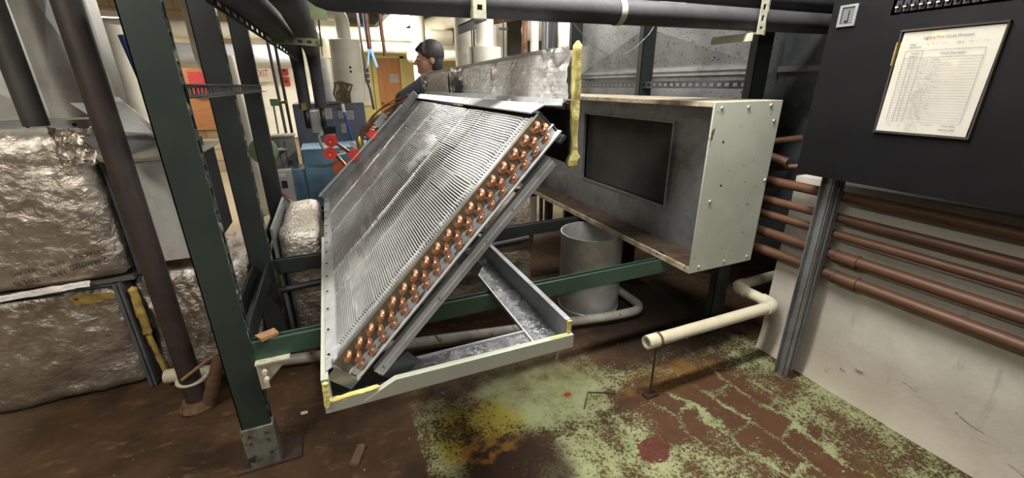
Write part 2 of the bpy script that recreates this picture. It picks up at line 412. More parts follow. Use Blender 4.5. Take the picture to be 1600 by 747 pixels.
def floormat():
    n = NT('old_painted_concrete'); s = n.xyz(); X, Y = s[0], s[1]
    wob = n.noise(5, 6, rough=.7)
    base = n.mix(n.ss(n.noise(2.2, 8, rough=.65), .35, .68), lin('#523d29'), lin('#33261a'))
    base = n.mix(n.ss(n.noise(9, 8, n.map((1, 2.2, 1), (0, 0, .5)), rough=.75), .52, .74), base, lin('#715a42'))
    base = n.mix(n.ma('MULTIPLY', n.ss(n.noise(1.1, 4), .56, .72), .6), base, lin('#2a2019'))
    # pale dry concrete towards the far left
    base = n.mix(n.ma('MULTIPLY', n.ss(X, -1.3, -2.0), .8), base, lin('#9c8a70'))
    base = n.mix(n.ss(Y, 3.2, 4.4), base, lin('#a3947a'))
    def blob(cx, cy, rx, ry, soft=.5, dist=.9):
        dx = n.ma('DIVIDE', n.ma('SUBTRACT', X, cx), rx); dy = n.ma('DIVIDE', n.ma('SUBTRACT', Y, cy), ry)
        d = n.ma('SQRT', n.ma('ADD', n.ma('MULTIPLY', dx, dx), n.ma('MULTIPLY', dy, dy)))
        d = n.ma('ADD', d, n.ma('MULTIPLY', n.ma('SUBTRACT', wob, .5), dist))
        return n.ss(d, 1+soft/2, 1-soft/2)
    mx = lambda a, b: n.ma('MAXIMUM', a, b)
    # painted area starts at a straight edge
    edge = n.ss(n.ma('ADD', X, n.ma('MULTIPLY', n.ma('SUBTRACT', n.noise(16, 4), .5), .03)), .155, .17)
    area = n.ma('MULTIPLY', edge, n.ss(n.ma('ADD', Y, n.ma('MULTIPLY', wob, .5)), 2.15, 1.65))
    # how much green paint is left where
    cov = .20
    for (cx, cy, rx, ry, k) in ((.80, 1.52, .46, .30, .74), (.86, .98, .40, .36, .60), (1.05, .55, .6, .36, .50), (1.98, .95, .24, .8, .50), (.30, 1.66, .22, .26, .48), (1.60, 1.44, .5, .14, .42), (1.22, .80, .34, .24, .46), (1.35, .45, .5, .3, .42), (.25, 1.48, .13, .34, .52)):
        cov = mx(cov, n.ma('MULTIPLY', blob(cx, cy, rx, ry, 1.1, .9), k))
    nz = n.n('ShaderNodeTexNoise'); n.l(n.o, nz.inputs[0]); nz.inputs['Scale'].default_value = 5; nz.inputs['Detail'].default_value = 5
    vm = n.n('ShaderNodeVectorMath', operation='MULTIPLY_ADD'); n.l(nz.outputs['Color'], vm.inputs[0]); vm.inputs[1].default_value = (.22, .22, 0); n.l(n.o, vm.inputs[2])
    br = n.n('ShaderNodeTexBrick'); n.l(n.map((1, 1, 1), (0, 0, 1.45), vm.outputs[0]), br.inputs['Vector']); br.inputs['Scale'].default_value = 1
    br.inputs['Brick Width'].default_value = .30; br.inputs['Row Height'].default_value = .15; br.inputs['Mortar Size'].default_value = .045
    br.inputs['Mortar Smooth'].default_value = 1.
    jn = n.ma('MULTIPLY', n.ma('MULTIPLY', br.outputs['Fac'], blob(1.58, .95, .48, .48, 1.)), .60)
    cov = mx(cov, jn)
    fine = n.ss(n.noise(70, 8, rough=.8), .30, .70); mid = n.ss(n.noise(6, 7, rough=.7), .28, .72)
    thr = n.ma('ADD', n.ma('MULTIPLY', fine, .62), n.ma('MULTIPLY', mid, .38))
    left = n.ss(n.ma('SUBTRACT', cov, thr), -.09, .09)
    left = n.ma('MULTIPLY', left, area)
    worn = n.mix(n.ss(n.noise(7, 6), .4, .65), lin('#37271a'), lin('#4c3622'))
    worn = n.mix(n.ma('MULTIPLY', blob(1.5, .9, .55, .55), .7), worn, lin('#533726'))
    worn = n.mix(n.ma('MULTIPLY', n.ss(n.noise(4, 5), .55, .7), .6), worn, lin('#5a4d24'))
    c = n.mix(area, base, worn)
    gp = n.mix(n.ss(n.noise(6, 6), .38, .66), lin('#8b9069'), lin('#70734c'))
    gp = n.mix(n.ss(n.noise(90, 3), .62, .68), gp, lin('#4a4a2a'))
    gp = n.mix(blob(.42, 1.42, .2, .16), gp, lin('#938636'))
    c = n.mix(left, c, gp)
    rp = blob(1.08, 1.02, .10, .07, .12, 3.2)
    c = n.mix(n.ma('MULTIPLY', rp, n.ss(n.noise(26, 6, rough=.75), .30, .42)), c, lin('#553026'))
    c = n.mix(blob(.90, 1.45, .018, .012, .2, 1.5), c, lin('#8a3222'))
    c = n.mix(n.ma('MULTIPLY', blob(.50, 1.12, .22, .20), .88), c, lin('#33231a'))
    c = n.mix(n.ma('MULTIPLY', n.ma('MULTIPLY', blob(.42, 1.30, .16, .08), n.ss(n.noise(20, 5), .45, .6)), .8), c, lin('#8d6426'))
    c = n.mix(n.ma('MULTIPLY', n.ma('MULTIPLY', blob(1.45, 1.36, .3, .1), n.ss(n.noise(9, 5), .4, .6)), .7), c, lin('#7d5a2a'))
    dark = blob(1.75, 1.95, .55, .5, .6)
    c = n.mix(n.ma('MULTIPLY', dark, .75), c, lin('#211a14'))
    wet = blob(.36, 1.74, .07, .06, .5, 1.6)
    r = n.ma('ADD', .62, n.ma('MULTIPLY', n.noise(12, 6), .36)); r = n.ma('SUBTRACT', r, n.ma('MULTIPLY', wet, .5), clamp=True)
    h = n.ma('ADD', n.ma('MULTIPLY', left, .35), n.noise(26, 8, rough=.7))
    return n.set(col=c, rough=r, nrm=n.bump(h, .55, .008), spec=.22)
K['floor'] = floormat()

# ------------------------------------------------------------ setting
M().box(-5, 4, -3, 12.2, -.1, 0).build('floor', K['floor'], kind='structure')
M().box(-5, 4, -3, 12.2, 2.9, 3.0).build('ceiling', K['ceil'], kind='structure')
jo = bpy.data.objects['ceiling']
for i in range(9):
    M().box(-5, 4, 2.9+i*1.0, 3.0+i*1.0, 2.74, 2.9).build('joist', K['joist'], jo)
M().box(-5, 4, -3.1, -3, 0, 2.9).build('wall_front', K['darkwall'], kind='structure')
M().box(-5.1, -5, -3, 12.2, 0, 2.9).build('wall_left', K['brick'], kind='structure')
M().box(3.6, 3.7, -3, 12.2, 0, 2.9).build('wall_far_right', K['darkwall'], kind='structure')
def curb(u, v):
    y = 1.365 - u*4.3; z = v*1.006
    foot = .02*max(0, 1-z/.16)**2
    return V((2.127-foot+.006*fb((y*2, z*2, 1)), y, z))
g = M().grid(curb, 110, 26)
g.box(2.16, 2.36, -2.94, 1.362, 0, 1.004).box(2.128, 2.36, -2.94, 1.364, .995, 1.006)
g.box(2.135, 2.36, 1.345, 1.365, 0, 1.0)
wr = g.build('wall_right', K['wall'], kind='structure')
M().box(-5, .42, 9, 9.15, 0, 2.9).build('wall_middle', K['brick'], kind='structure')
M().box(-1.15, .42, 8.96, 9.0, .55, 2.9).build('trim_1', K['white'], kind='structure')
w = M().box(-5, 1.20, 12, 12.15, 0, 2.9).box(2.02, 4, 12, 12.15, 0, 2.9).box(1.20, 2.02, 12, 12.15, 2.14, 2.9)
w.build('wall_back', K['yellowwall'], kind='structure')
dr = thing('door_1', (1.61, 12, 0), None, None); dr['kind'] = 'structure'
M().box(1.33, 1.90, 12.01, 12.06, .01, 2.08).build('door_leaf', K['doorwood'], dr)
M().box(1.21, 1.32, 11.95, 12.1, 0, 2.14).box(1.91, 2.02, 11.95, 12.1, 0, 2.14).box(1.21, 2.02, 11.95, 12.1, 2.09, 2.15).build('door_frame', K['yellowwall'], dr)
M().ball((1.38, 11.98, 1.0), .03).build('door_knob', K['brass'], dr)
pd = M().box(-.85, .62, 3.95, 5.9, 0, .17); pd.build('trim_2', K['conc'], kind='structure', bev=.01)

# ceiling lamps, real ones and added fills
for i, (x, y, z, L, ax, pw, col, lab) in enumerate(LAMPS):
    wd = .2 if i != 3 else .42
    t = thing('ceiling_lamp', (x, y, z), lab, 'lamp', None)
    hx, hy = (L/2, wd/2) if ax == 'x' else (wd/2, L/2)
    M().box(x-hx, x+hx, y-hy, y+hy, z, z+.08).build('housing', K['white'], t)
    M().box(x-hx+.01, x+hx-.01, y-hy+.01, y+hy-.01, z-.02, z).build('diffuser', K['lampglow'], t)
    M().tube([(x-hx*.7, y, z+.08), (x-hx*.7, y, 2.9)], .006, 6).build('hanger_rod', K['greyd'], t)
    M().tube([(x+hx*.7, y+hy*.4, z+.08), (x+hx*.7, y+hy*.4, 2.9)], .006, 6).build('hanger_rod', K['greyd'], t)
    ld = bpy.data.lights.new('lamp_light', 'AREA'); ld.shape = 'RECTANGLE'; ld.size = 2*hx-.02; ld.size_y = 2*hy-.02
    ld.energy = pw; ld.color = col
    lo = bpy.data.objects.new('lamp_light', ld); COL.objects.link(lo); lo.parent = t; lo.location = (0, 0, -.025)

# ------------------------------------------------------------ green equipment rack (posts, beams, rails are bolted into one frame)
rk = thing('equipment_rack', (.78, 2.4, 0), 'dark green painted steel frame of tall posts and beams carrying the coil', 'rack')
def post(x, y, z0, z1, mt, em, slots=True):
    M().box(x-.05, x+.05, y, y+.006, z0, z1).box(x-.05, x-.044, y, y+.045, z0, z1).build('post', mt, rk, bev=.0015)
    p = bpy.data.objects
    M().slot((x+.047, y+.026, z0), (x+.047, y+.026, z1), .044, .006, (1, 0, 0), .075, .55, .24).build('slotted_post_flange', em, rk)
for (y, mt) in ((1.575, K['green']), (2.36, K['greend']), (3.30, K['greend'])):
    post(-.43, y, .10 if y < 2 else 0.006, 2.9, mt, K['greenedge'])
for y in (1.56, 2.40, 3.30):
    post(1.985, y, .006, 2.9, K['greend'], K['greend'])
M().box(-.487, -.373, 1.568, 1.63, .0, .20).build('post_sleeve', mat('bare_grey_steel', '#6f7266', '#4f4a3f', .6, .1, 16, bump=.2, spot=('#3a2f26', 20, .6)), rk, 'worn grey foot sleeve', bev=.003)
M().box(-.53, -.30, 1.56, 1.70, 0, .012).build('base_plate', K['rustd'], rk)
bl = M()
for z in (.17, .135, .07):
    for x in (-.46, -.40): bl.tube([(x, 1.569, z), (x, 1.562, z)], .006, 8)
bl.build('sleeve_bolt', K['rustd'], rk, kind='stuff')
def beam(y, mt, x1=1.93):
    b = M().box(-.38, x1, y, y+.006, .49, .568).box(-.38, x1, y+.006, y+.04, .49, .496).box(-.38, x1, y+.034, y+.04, .49, .568)
    b.box(-.38, x1, y+.004, y+.012, .562, .568).build('cross_beam', mt, rk, bev=.0015)
beam(1.58, K['greenb']); beam(2.41, K['greend']); beam(3.34, K['greend'])
for x in (-.465, -.40):
    for y0, y1 in ((1.626, 2.35), (2.42, 3.29)):
        M().box(x-.006, x+.006, y0, y1, .49, .585).build('side_rail', K['greend'], rk, bev=.001)
for x in (1.955,):
    for y0, y1 in ((1.61, 2.39), (2.45, 3.29)):
        M().box(x-.006, x+.006, y0, y1, .49, .56).build('side_rail', K['greend'], rk)
for x, lab in ((-.375, 'left'), (1.96, 'right')):
    M().channel((x, 1.60, 1.437), (x, 3.33, 1.437), .041, .03, .003, (1, 0, 0) if x < 0 else (1, 0, 0), True, .05).build('slotted_strut', K['galvdark'], rk)
M().prism([(-.378, 1.572, .486), (-.262, 1.572, .486), (-.378, 1.572, .365)], (0, .006, 0)).box(-.378, -.35, 1.566, 1.572, .37, .486).box(-.378, -.262, 1.55, 1.60, .484, .49).build('gusset_bracket', K['cream'], rk, 'pale gusset bracket bolted under the beam')
g = M()
for z in (.452, .415): g.tube([(-.352, 1.566, z), (-.352, 1.545, z)], .009, 8)
g.build('gusset_bolt', K['pvc'], rk)
M().tube([(-.36, 2.30, .44), (1.1, 2.34, .50)], .018, 10).build('steel_conduit', K['black'], label='black pipe running between beams behind the coil', cat='pipe')
def chip(name, c, lx, ly, lz, rz, mt, lab, cat, seed):
    random.seed(seed); p = []
    for z in (0, lz):
        for i, j in ((-1, -1), (1, -1), (1, 1), (-1, 1)):
            a, b = i*lx/2*(1+random.uniform(-.2, .1)), j*ly/2*(1+random.uniform(-.12, .1))
            p.append(V((c[0]+a*cos(rz)-b*sin(rz), c[1]+a*sin(rz)+b*cos(rz), c[2]+z*random.uniform(.7, 1.1) if z else c[2])))
    return M().hexa(p).build(name, mt, label=lab, cat=cat, bev=.002)
chip('wood_offcut', (-.325, 1.60, .569), .07, .045, .016, .5, K['woodo'], 'small split orange-brown wood offcut lying on the green beam', 'wood', 3)
chip('wood_block', (-.083, 1.475, .002), .035, .10, .016, -.35, K['wood'], 'dirty old wood block lying on brown floor below the coil', 'wood', 5)

# ------------------------------------------------------------ cooling coil
A0 = V((-.08, 1.15, .691)); B0 = V((.568, 1.15, 1.363)); e1 = (B0-A0).normalized(); SL = (B0-A0).length
nn = V((-e1.z, 0, e1.x))
YL = lambda s: 2.10 - .30*s/SL          # length along the tubes
def cp(s, y, t): return A0 + e1*s + V((0, y, 0)) + nn*t
def slab(mm, s0, s1, y0, y1, t0, t1):
    return mm.hexa([cp(s0, y0, t0), cp(s1, y0, t0), cp(s1, y1, t0), cp(s0, y1, t0), cp(s0, y0, t1), cp(s1, y0, t1), cp(s1, y1, t1), cp(s0, y1, t1)])
co = thing('cooling_coil', cp(.1, 1.0, -.1), 'large tilted finned cooling coil with copper return bends on drain pan', 'coil')
b = M(); b.hexa([cp(0, .02, -.068), cp(SL, .02, -.068), cp(SL, YL(SL), -.068), cp(0, YL(0), -.068), cp(0, .02, -.012), cp(SL, .02, -.012), cp(SL, YL(SL), -.012), cp(0, YL(0), -.012)])
b.build('coil_core', K['findark'], co)
SEAMS = ((.655, .018, -.0072), (.446, .005, -.011), (1.20, .007, -.010), (1.62, .012, -.0075), (.075, .007, -.009))
fm = M(); NF = 98
random.seed(3)
for i in range(NF):
    s = .012 + (SL-.03)*i/(NF-1); L = YL(s); o = len(fm.v)
    ys = [.018+(L-.03)*j/30 for j in range(31)]
    wv = .012*fb((s*7, 3.3, 0), 1, 3)
    for (yc, w_, hh) in SEAMS: ys += [yc+wv-w_-.004, yc+wv-w_, yc+wv+w_, yc+wv+w_+.004]
    ys = sorted(y for y in ys if .017 < y < L-.011); k = len(ys)-1
    for y in ys:
        lean = .0028*fb((s*5, y*3.0, 2.2), 1, 3) + .0024*(1 if fb((round(s*13), round(y*6), 7.7), .77, 1) > .22 else 0)
        hgt = -.0005; wd = .0022 + .0006*fb((s*9, y*6, 4), 1, 2)
        q = fb((s*4+3, y*2.2, 9), 1, 3)
        if q > .5: wd = .0042; hgt = -.003
        for (yc, w_, hh) in SEAMS:
            if abs(y-yc-wv) < w_+.001: hgt = hh; wd = .0034 if hh > -.008 else .0025
        for (ds, t) in ((-wd, -.013), (-wd+lean, hgt), (wd+lean, hgt), (wd, -.013)):
            fm.v.append(tuple(cp(s+ds, y, t)))
    for j in range(k):
        for q in range(3):
            a = o+j*4+q; fm.f.append((a, a+1, a+5, a+4))
    fm.f.append((o, o+1, o+2, o+3))
fm.build('fin_pack', K['fin'], co, kind='stuff', smooth=False)
slab(M(), -.008, SL+.004, -.012, .0, -.073, .006).build('end_plate', K['endplate'], co, 'olive grey end plate behind the copper bends', bev=.001)
# bright channel along the lower rim of the end plate, turned-out lips
c = M(); slab(c, -.004, SL+.01, -.016, -.011, -.073, -.046); slab(c, -.004, SL+.01, -.04, -.012, -.076, -.072); slab(c, -.004, SL+.01, -.026, -.012, -.049, -.046)
c.build('end_plate_flange', K['zinc'], co, 'bright metal flange on lower rim of end plate')
c = M(); slab(c, SL+.002, SL+.008, -.016, .25, -.095, .008); slab(c, SL-.02, SL+.008, -.045, -.016, -.097, -.088)
c.build('top_corner_plate', K['galvdark'], co)
c = M(); slab(c, -.012, -.006, -.02, .02, -.088, .006); slab(c, -.05, -.006, -.018, -.012, -.088, -.004)
c.build('bottom_corner_plate', K['galv'], co)
c = M(); slab(c, .012, SL-.012, -.003, .02, -.004, .004)
c.build('fin_edge_strip', K['alu'], co)
# lower side strip with holes
c = M(); a_, b_ = cp(-.012, -.01, -.004), cp(-.012, YL(0), -.004)
c.bar(a_+V((-.004, 0, .004)), b_+V((-.004, 0, .004)), .046, .003, (-.5, 0, 1))
c.build('side_flange', K['zinc'], co)
c = M()
for i in range(14):
    q = cp(-.012, .05+i*.15, -.004)+V((-.014, 0, .0075)); c.tube([q, q+V((-.001, 0, .003))], .0045, 8)
c.build('side_flange_hole', K['pitch'], co, kind='stuff')  # black discs paint the dark of the flange holes
# far end casing channel and top rail
c = M(); c.hexa([cp(-.03, YL(0)+.0, -.075), cp(SL+.02, YL(SL), -.075), cp(SL+.02, YL(SL)+.03, -.075), cp(-.03, YL(0)+.03, -.075), cp(-.03, YL(0), .05), cp(SL+.02, YL(SL), .05), cp(SL+.02, YL(SL)+.03, .05), cp(-.03, YL(0)+.03, .05)])
c.build('far_casing', K['galvd'], co, 'grey casing channel at the far end', bev=.003)
c = M(); c.hexa([cp(-.03, YL(0)-.03, .048), cp(SL-.1, YL(SL)+.0, .048), cp(SL-.1, YL(SL)+.045, .048), cp(-.03, YL(0)+.045, .048), cp(-.03, YL(0)-.03, .055), cp(SL-.1, YL(SL), .055), cp(SL-.1, YL(SL)+.045, .055), cp(-.03, YL(0)+.045, .055)])
c.build('far_casing_lip', K['zinc'], co)
# top rail: a long folded flange rising to the foil panel
tr = M()
for (x0, z0, x1, z1, t) in ((.556, 1.366, .60, 1.388, .004), (.60, 1.388, .66, 1.384, .004), (.66, 1.384, .664, 1.402, .004), (.664, 1.402, .70, 1.400, .004)):
    tr.hexa([V((x0, 1.17, z0)), V((x1, 1.17, z1)), V((x1, 3.0, z1)), V((x0, 3.0, z0)), V((x0, 1.17, z0+t)), V((x1, 1.17, z1+t)), V((x1, 3.0, z1+t)), V((x0, 3.0, z0+t))])
tr.build('top_rail', K['zinc'], co, 'folded galvanized rail along the top edge')
c = M()
for i in range(7): c.tube([(.63, 1.25+i*.27, 1.388), (.63, 1.25+i*.27, 1.398)], .008, 8)
c.build('rail_bolt', K['galvl'], co, kind='stuff')
# return bends: one mesh, 54 copies
rb = M(); pts = []
for i in range(9):
    a = pi*i/8; pts.append(V((0, 0, 0)) + e1*(-.0118*cos(a)) + V((0, -.002-.0125*sin(a), 0)) + nn*(-.0035*cos(a)))
rb.tube([pts[0]+V((0, .008, 0))]+pts+[pts[-1]+V((0, .008, 0))], .0075, 12)
rbm = rb.mesh('return_bend'); rbm.materials.append(K['copper'])
for i in range(18):
    for (ds, t) in ((0, -.013), (.014, -.036), (.0, -.058)):
        place('return_bend', rbm, None, co, cp(.036+.0508*i+ds, -.012, t))
c = M()
for i in range(5): slab(c, .10+i*.18, .14+i*.18, -.018, -.016, -.072, -.068)
c.build('flange_slot', K['greyd'], co, kind='stuff')
# far end pipework
def fp(s, t, dy=.06): return cp(s, YL(s)+dy, t)
for k, (s0, t0, s1, t1) in enumerate(((.40, .04, .43, .10), (.30, .03, .34, .10))):
    q = fp(s0, t0); e = V(((-.005, -.02)[k], 3.36, (1.075, .985)[k]))
    M().tube(bend([q+V((0, -.05, -.02)), q+V((-.03, .03, -.03)), e+V((.05, .06, -.04)), e], .03), .0125, 10).build('copper_stub', K['copperd'], co)
    M().lathe([(.0, -.008), (.018, -.014), (.020, -.006), (.046, -.006), (.046, .006), (.0, .006)], e, 'y', 20).build('red_cap', K['red'], co, 'round red shipping cap')
for s_, r_ in ((.37, .040), (.56, .032)):
    q = cp(s_, YL(s_)-.012, .062)
    M().lathe([(0, -.012), (r_, -.012), (r_, .012), (0, .012)], q, 'y', 16).build('red_cap', K['red'], co, 'round red shipping cap')
random.seed(11)
ds0 = fp(.46, .08, .07)
M().lathe([(0, -.05), (.02, -.05), (.028, .0), (.012, .04), (0, .04)], ds0, 'z', 12).build('distributor', K['brass'], co)
for i in range(16):
    s1 = .52 + .44*i/15 + random.uniform(-.02, .02)
    e = fp(s1, .02, .035); mid = fp(.46+(s1-.46)*.5, .13+random.uniform(-.03, .05), .08+random.uniform(-.02, .03))
    p = [ds0, ds0+(mid-ds0)*.5+nn*.03, mid, mid+(e-mid)*.6+nn*.025, e]
    q = [];
    for j in range(9):
        u = j/8; q.append(p[0]*(1-u)**3 + p[1]*0 + p[2]*3*u*(1-u)**2 + (p[3])*3*u*u*(1-u) + p[4]*u**3)
    M().tube(q, .0042, 6).build('distributor_tube', K['copperd'], co)
M().tube([fp(.50, .05), fp(.92, .05)], .013, 10).build('header_pipe', K['copperd'], co)
for q in ((.40, .43, 2.02, 2.05, .05, .12), (.62, .72, 1.92, 1.95, .055, .10)):
    c = M(); slab(c, *q); c.build('valve_bracket', K['galvd'], co)
# foil faced insulation panel standing on top of the coil
fpn = thing('insulation_panel', (.715, 2.3, 1.19), 'foil faced insulated panel standing along the top of the coil', 'panel')
def pf(u, v):
    y = 1.215+u*2.23; z0 = 1.372; z1 = 1.556-.03*u+.006*fb((y*8, 0, 5), 1, 3); z = z0+(z1-z0)*v
    cr = max(0, 1-abs(y-1.30)/.14)+.6*max(0, 1-abs(y-2.45)/.2)+.5*max(0, 1-abs(y-1.86)/.06)+.7*max(0, 1-abs(y-3.3)/.15)
    x = .700 + .003*fb((y*5, z*9, 3), 1, 4) + cr*(.030*fb((y*16, z*26, 8), 1, 4)-.012*abs(fb((y*30, z*9, 2), 1, 3)))
    return V((x, y, z))
M().grid(pf, 260, 26).build('foil_face', K['foilp'], fpn)
M().hexa([(.714, 1.21, 1.372), (.742, 1.21, 1.372), (.742, 3.44, 1.372), (.714, 3.44, 1.372), (.714, 1.21, 1.545), (.742, 1.21, 1.545), (.742, 3.44, 1.516), (.714, 3.44, 1.516)]).build('panel_core', K['foil2'], fpn)
M().hexa([(.697, 1.32, 1.548), (.744, 1.32, 1.548), (.744, 3.445, 1.520), (.697, 3.445, 1.520), (.697, 1.32, 1.558), (.744, 1.32, 1.558), (.744, 3.445, 1.529), (.697, 3.445, 1.529)]).build('top_trim', K['galvd'], fpn)
def lump(u, v):
    a = 2*pi*v; z = 1.185+u*.385
    r = .016+.006*fb((u*6, cos(a), sin(a)), 1, 3) + (.006 if u < .12 else 0)
    if u < .001 or u > .999: r = .004
    sq = lambda q: math.copysign(abs(q)**.45, q)
    return V((.724+r*.78*sq(cos(a))-(.008 if u < .1 else 0), 1.200+r*.7*sq(sin(a)), z))
M().grid(lump, 30, 14).build('wool_edge', K['yellowwool'], fpn, 'yellow glass wool edge strip')
M().hexa([V((.712, 1.215, 1.20)), V((.732, 1.215, 1.20)), V((.732, 2.4, 1.24)), V((.712, 2.4, 1.24)), V((.712, 1.215, 1.372)), V((.732, 1.215, 1.372)), V((.732, 2.4, 1.372)), V((.712, 2.4, 1.372))]).build('lower_liner', K['pitch'], fpn, 'black liner below the foil')
def torn(u, v):
    y = 1.20+u*.11; return V((.655+.05*v+.006*fb((u*5, v*5, 1), 1, 2), y, 1.378+.012*fb((u*6, v*4, 2), 1, 3)+.012*v))
M().grid(torn, 10, 6).build('torn_wool', K['wool'], fpn)
for (y, z, sy, sz) in ((2.42, 1.44, .10, .05), (2.58, 1.45, .02, .07), (1.86, 1.49, .010, .028)):
    def tear(u, v, y=y, z=z, sy=sy, sz=sz):
        a = 2*pi*v; r = u*(1+.5*fb((cos(a)*2, sin(a)*2, y), 1, 3))
        return V((.688-.004*(1-u), y+sy*r*cos(a), z+sz*r*sin(a)))
    M().grid(tear, 3, 18).build('foil_tear', K['pitch'] if sy > .015 else K['wool'], fpn)

# ------------------------------------------------------------ drain pan
pn = thing('drain_pan', (.28, 1.6, .57), 'pale painted open drain pan lined with foil tape under the coil', 'pan')
zb = .570
M().hexa([V((-.125, 1.085, zb)), V((.687, 1.085, zb)), V((.687, 1.105, zb)), V((-.125, 1.105, zb)), V((-.125, 1.085, zb+.030)), V((.06, 1.085, zb+.034)), V((.06, 1.105, zb+.034)), V((-.125, 1.105, zb+.030))]).build('front_wall', K['boxpaint'], pn)
M().prism([(-.02, 1.084, zb+.01), (.075, 1.084, zb+.056), (.687, 1.084, zb+.052), (.687, 1.084, zb), (-.02, 1.084, zb)], (0, .022, 0)).build('front_wall', K['boxpaint'], pn, bev=.0015)
M().box(.665, .687, 1.106, 2.08, zb, zb+.104).build('side_wall', K['galvd'], pn, 'grey inner side wall on the right', bev=.0015)
M().box(-.125, -.105, 1.106, 2.40, zb, zb+.10).build('side_wall', K['boxpaint'], pn)
M().box(-.104, .664, 1.106, 1.228, zb, zb+.01).build('trough_floor', K['foilpan'], pn)
M().box(.565, .664, 1.229, 2.08, zb, zb+.01).build('trough_floor', K['foilpan'], pn)
M().box(.07, .563, 1.224, 1.230, zb+.004, zb+.016).build('inner_lip', K['zinc'], pn)
M().box(.558, .564, 1.140, 2.08, zb+.004, zb+.018).build('inner_lip', K['zinc'], pn)
M().box(-.104, .10, 1.150, 1.156, zb+.01, zb+.085).box(-.104, -.06, 1.156, 2.2, zb+.01, zb+.06).build('inner_baffle', K['pitch'], pn, 'black baffle under the coil corner')
def lumpy(mm, a, b, w, h, seed):
    a, b = V(a), V(b); d = b-a; up = V((0, 0, 1)) if abs(d.normalized().z) < .7 else V((0, 1, 0)); sd = d.normalized().cross(up).normalized(); up = sd.cross(d.normalized())
    def f(u, v):
        q = 2*pi*v; k = .001 if u < .001 or u > .999 else 1
        r = (1+.35*fb((u*9+seed, cos(q), sin(q)), 1, 3))*k
        return a+d*u+sd*(w/2*r*cos(q))+up*(h/2*r*sin(q))
    mm.grid(f, 18, 10)
y_ = M(); lumpy(y_, (-.123, 1.094, zb+.034), (.03, 1.094, zb+.040), .018, .012, 1); y_.build('exposed_wool', K['yellowwool'], pn, 'yellow insulation showing at a corner')
y_ = M(); lumpy(y_, (-.119, 1.086, zb+.02), (-.113, 1.089, zb+.105), .016, .016, 4); y_.build('exposed_wool', K['yellowwool'], pn, 'yellow insulation showing at a corner')
y_ = M(); lumpy(y_, (.60, 1.094, zb+.054), (.67, 1.094, zb+.053), .012, .008, 7); y_.build('exposed_wool', K['yellowwool'], pn, 'yellow insulation showing at a corner')
y_ = M(); lumpy(y_, (.676, 1.100, zb+.05), (.676, 1.100, zb+.105), .018, .012, 9); y_.build('exposed_wool', K['yellowwool'], pn, 'yellow insulation showing at a corner')
y_ = M(); lumpy(y_, (.065, 1.092, zb+.030), (.088, 1.092, zb+.054), .012, .010, 12); y_.build('exposed_wool', K['yellowwool'], pn, 'yellow insulation showing at a corner')
# ------------------------------------------------------------ diagonal brace of the coil
br = thing('coil_brace', (.05, 1.12, .60), 'galvanized slotted diagonal brace with angle ends in front of coil', 'brace')
a, b = A0+e1*.035+nn*-.120+V((0, -.025, 0)), A0+e1*.865+nn*-.122+V((0, -.025, 0)); d = (b-a).normalized(); n2 = V((-d.z, 0, d.x))
M().channel(a, b, .034, .022, .003, (0, 1, 0)).bar(a, b, .003, .006, (0, -1, 0), 0, .003).build('brace_channel', K['zinc'], br, bev=.001)
M().hexa([a+V((.0, .0, -.006)), a+V((.055, -.0, -.05)), a+V((.055, .005, -.05)), a+V((0, .005, -.006)), a+d*.10+V((.02, 0, -.02)), a+d*.09+V((.065, 0, -.055)), a+d*.09+V((.065, .005, -.055)), a+d*.10+V((.02, .005, -.02))]).build('foot_angle', K['galvdark'], br)
M().prism([b+V((-.02, .003, -.03)), b+V((.0, .003, .005)), b+V((.055, .003, -.035)), b+V((.035, .003, -.05))], (0, .03, 0)).build('top_angle', K['galvd'], br)
M().prism([(.29, 1.128, .955), (.315, 1.128, .985), (.375, 1.128, .925), (.355, 1.128, .890)], (0, .004, 0)).build('middle_angle', K['galvdark'], br)
c = M()
for t in (.03, .35, .62, .77): q = a+(b-a)*t; c.tube([q+V((0, -.004, 0)), q+V((0, .001, 0))], .005, 8)
c.build('brace_screw', K['greyd'], br, kind='stuff')

# ------------------------------------------------------------ plenum box on the right
bx = thing('plenum_box', (1.72, 2.4, .57), 'large pale grey sheet metal plenum box with open front and dark filter', 'box')
X0, X1, Y0, Y1, Z0, Z1 = 1.515, 1.935, 1.38, 3.55, .572, 1.37
M().box(X0, X1, Y0, Y0+.008, Z0, Z1).build('end_panel', K['boxpaint'], bx, bev=.002)
M().box(X0, X1, Y0+.009, Y1, Z1-.02, Z1).build('top_panel', K['boxrim'], bx)
M().box(X0, X1, Y0+.009, Y1, Z0, Z0+.012).box(X0, X0+.012, Y0+.009, Y1, Z0+.012, Z0+.028).build('bottom_panel', K['boxrim'], bx)
M().box(X0, X1, Y1-.01, Y1, Z0+.013, Z1-.021).build('far_panel', K['galvdark'], bx)
XB = 1.70; wy0, wy1, wz0, wz1 = 1.79, 2.66, .79, 1.245
M().box(XB, XB+.006, Y0+.009, wy0, Z0+.013, Z1-.021).box(XB, XB+.006, wy1, Y1-.011, Z0+.013, Z1-.021).box(XB, XB+.006, wy0, wy1, wz1, Z1-.021).box(XB, XB+.006, wy0, wy1, Z0+.013, wz0).build('back_panel', K['galv'], bx)
M().box(X1-.008, X1, Y0+.009, Y1-.011, Z0+.013, Z1-.021).build('rear_panel', K['galvdark'], bx)
f = M().box(XB-.014, XB, wy0-.012, wy0, wz0-.01, wz1+.01).box(XB-.008, XB, wy0, wy1, wz1, wz1+.012).box(XB-.008, XB, wy0, wy1, wz0-.012, wz0).box(XB-.014, XB, wy1, wy1+.02, wz0-.01, wz1+.01)
f.build('filter_frame', K['galv'], bx)
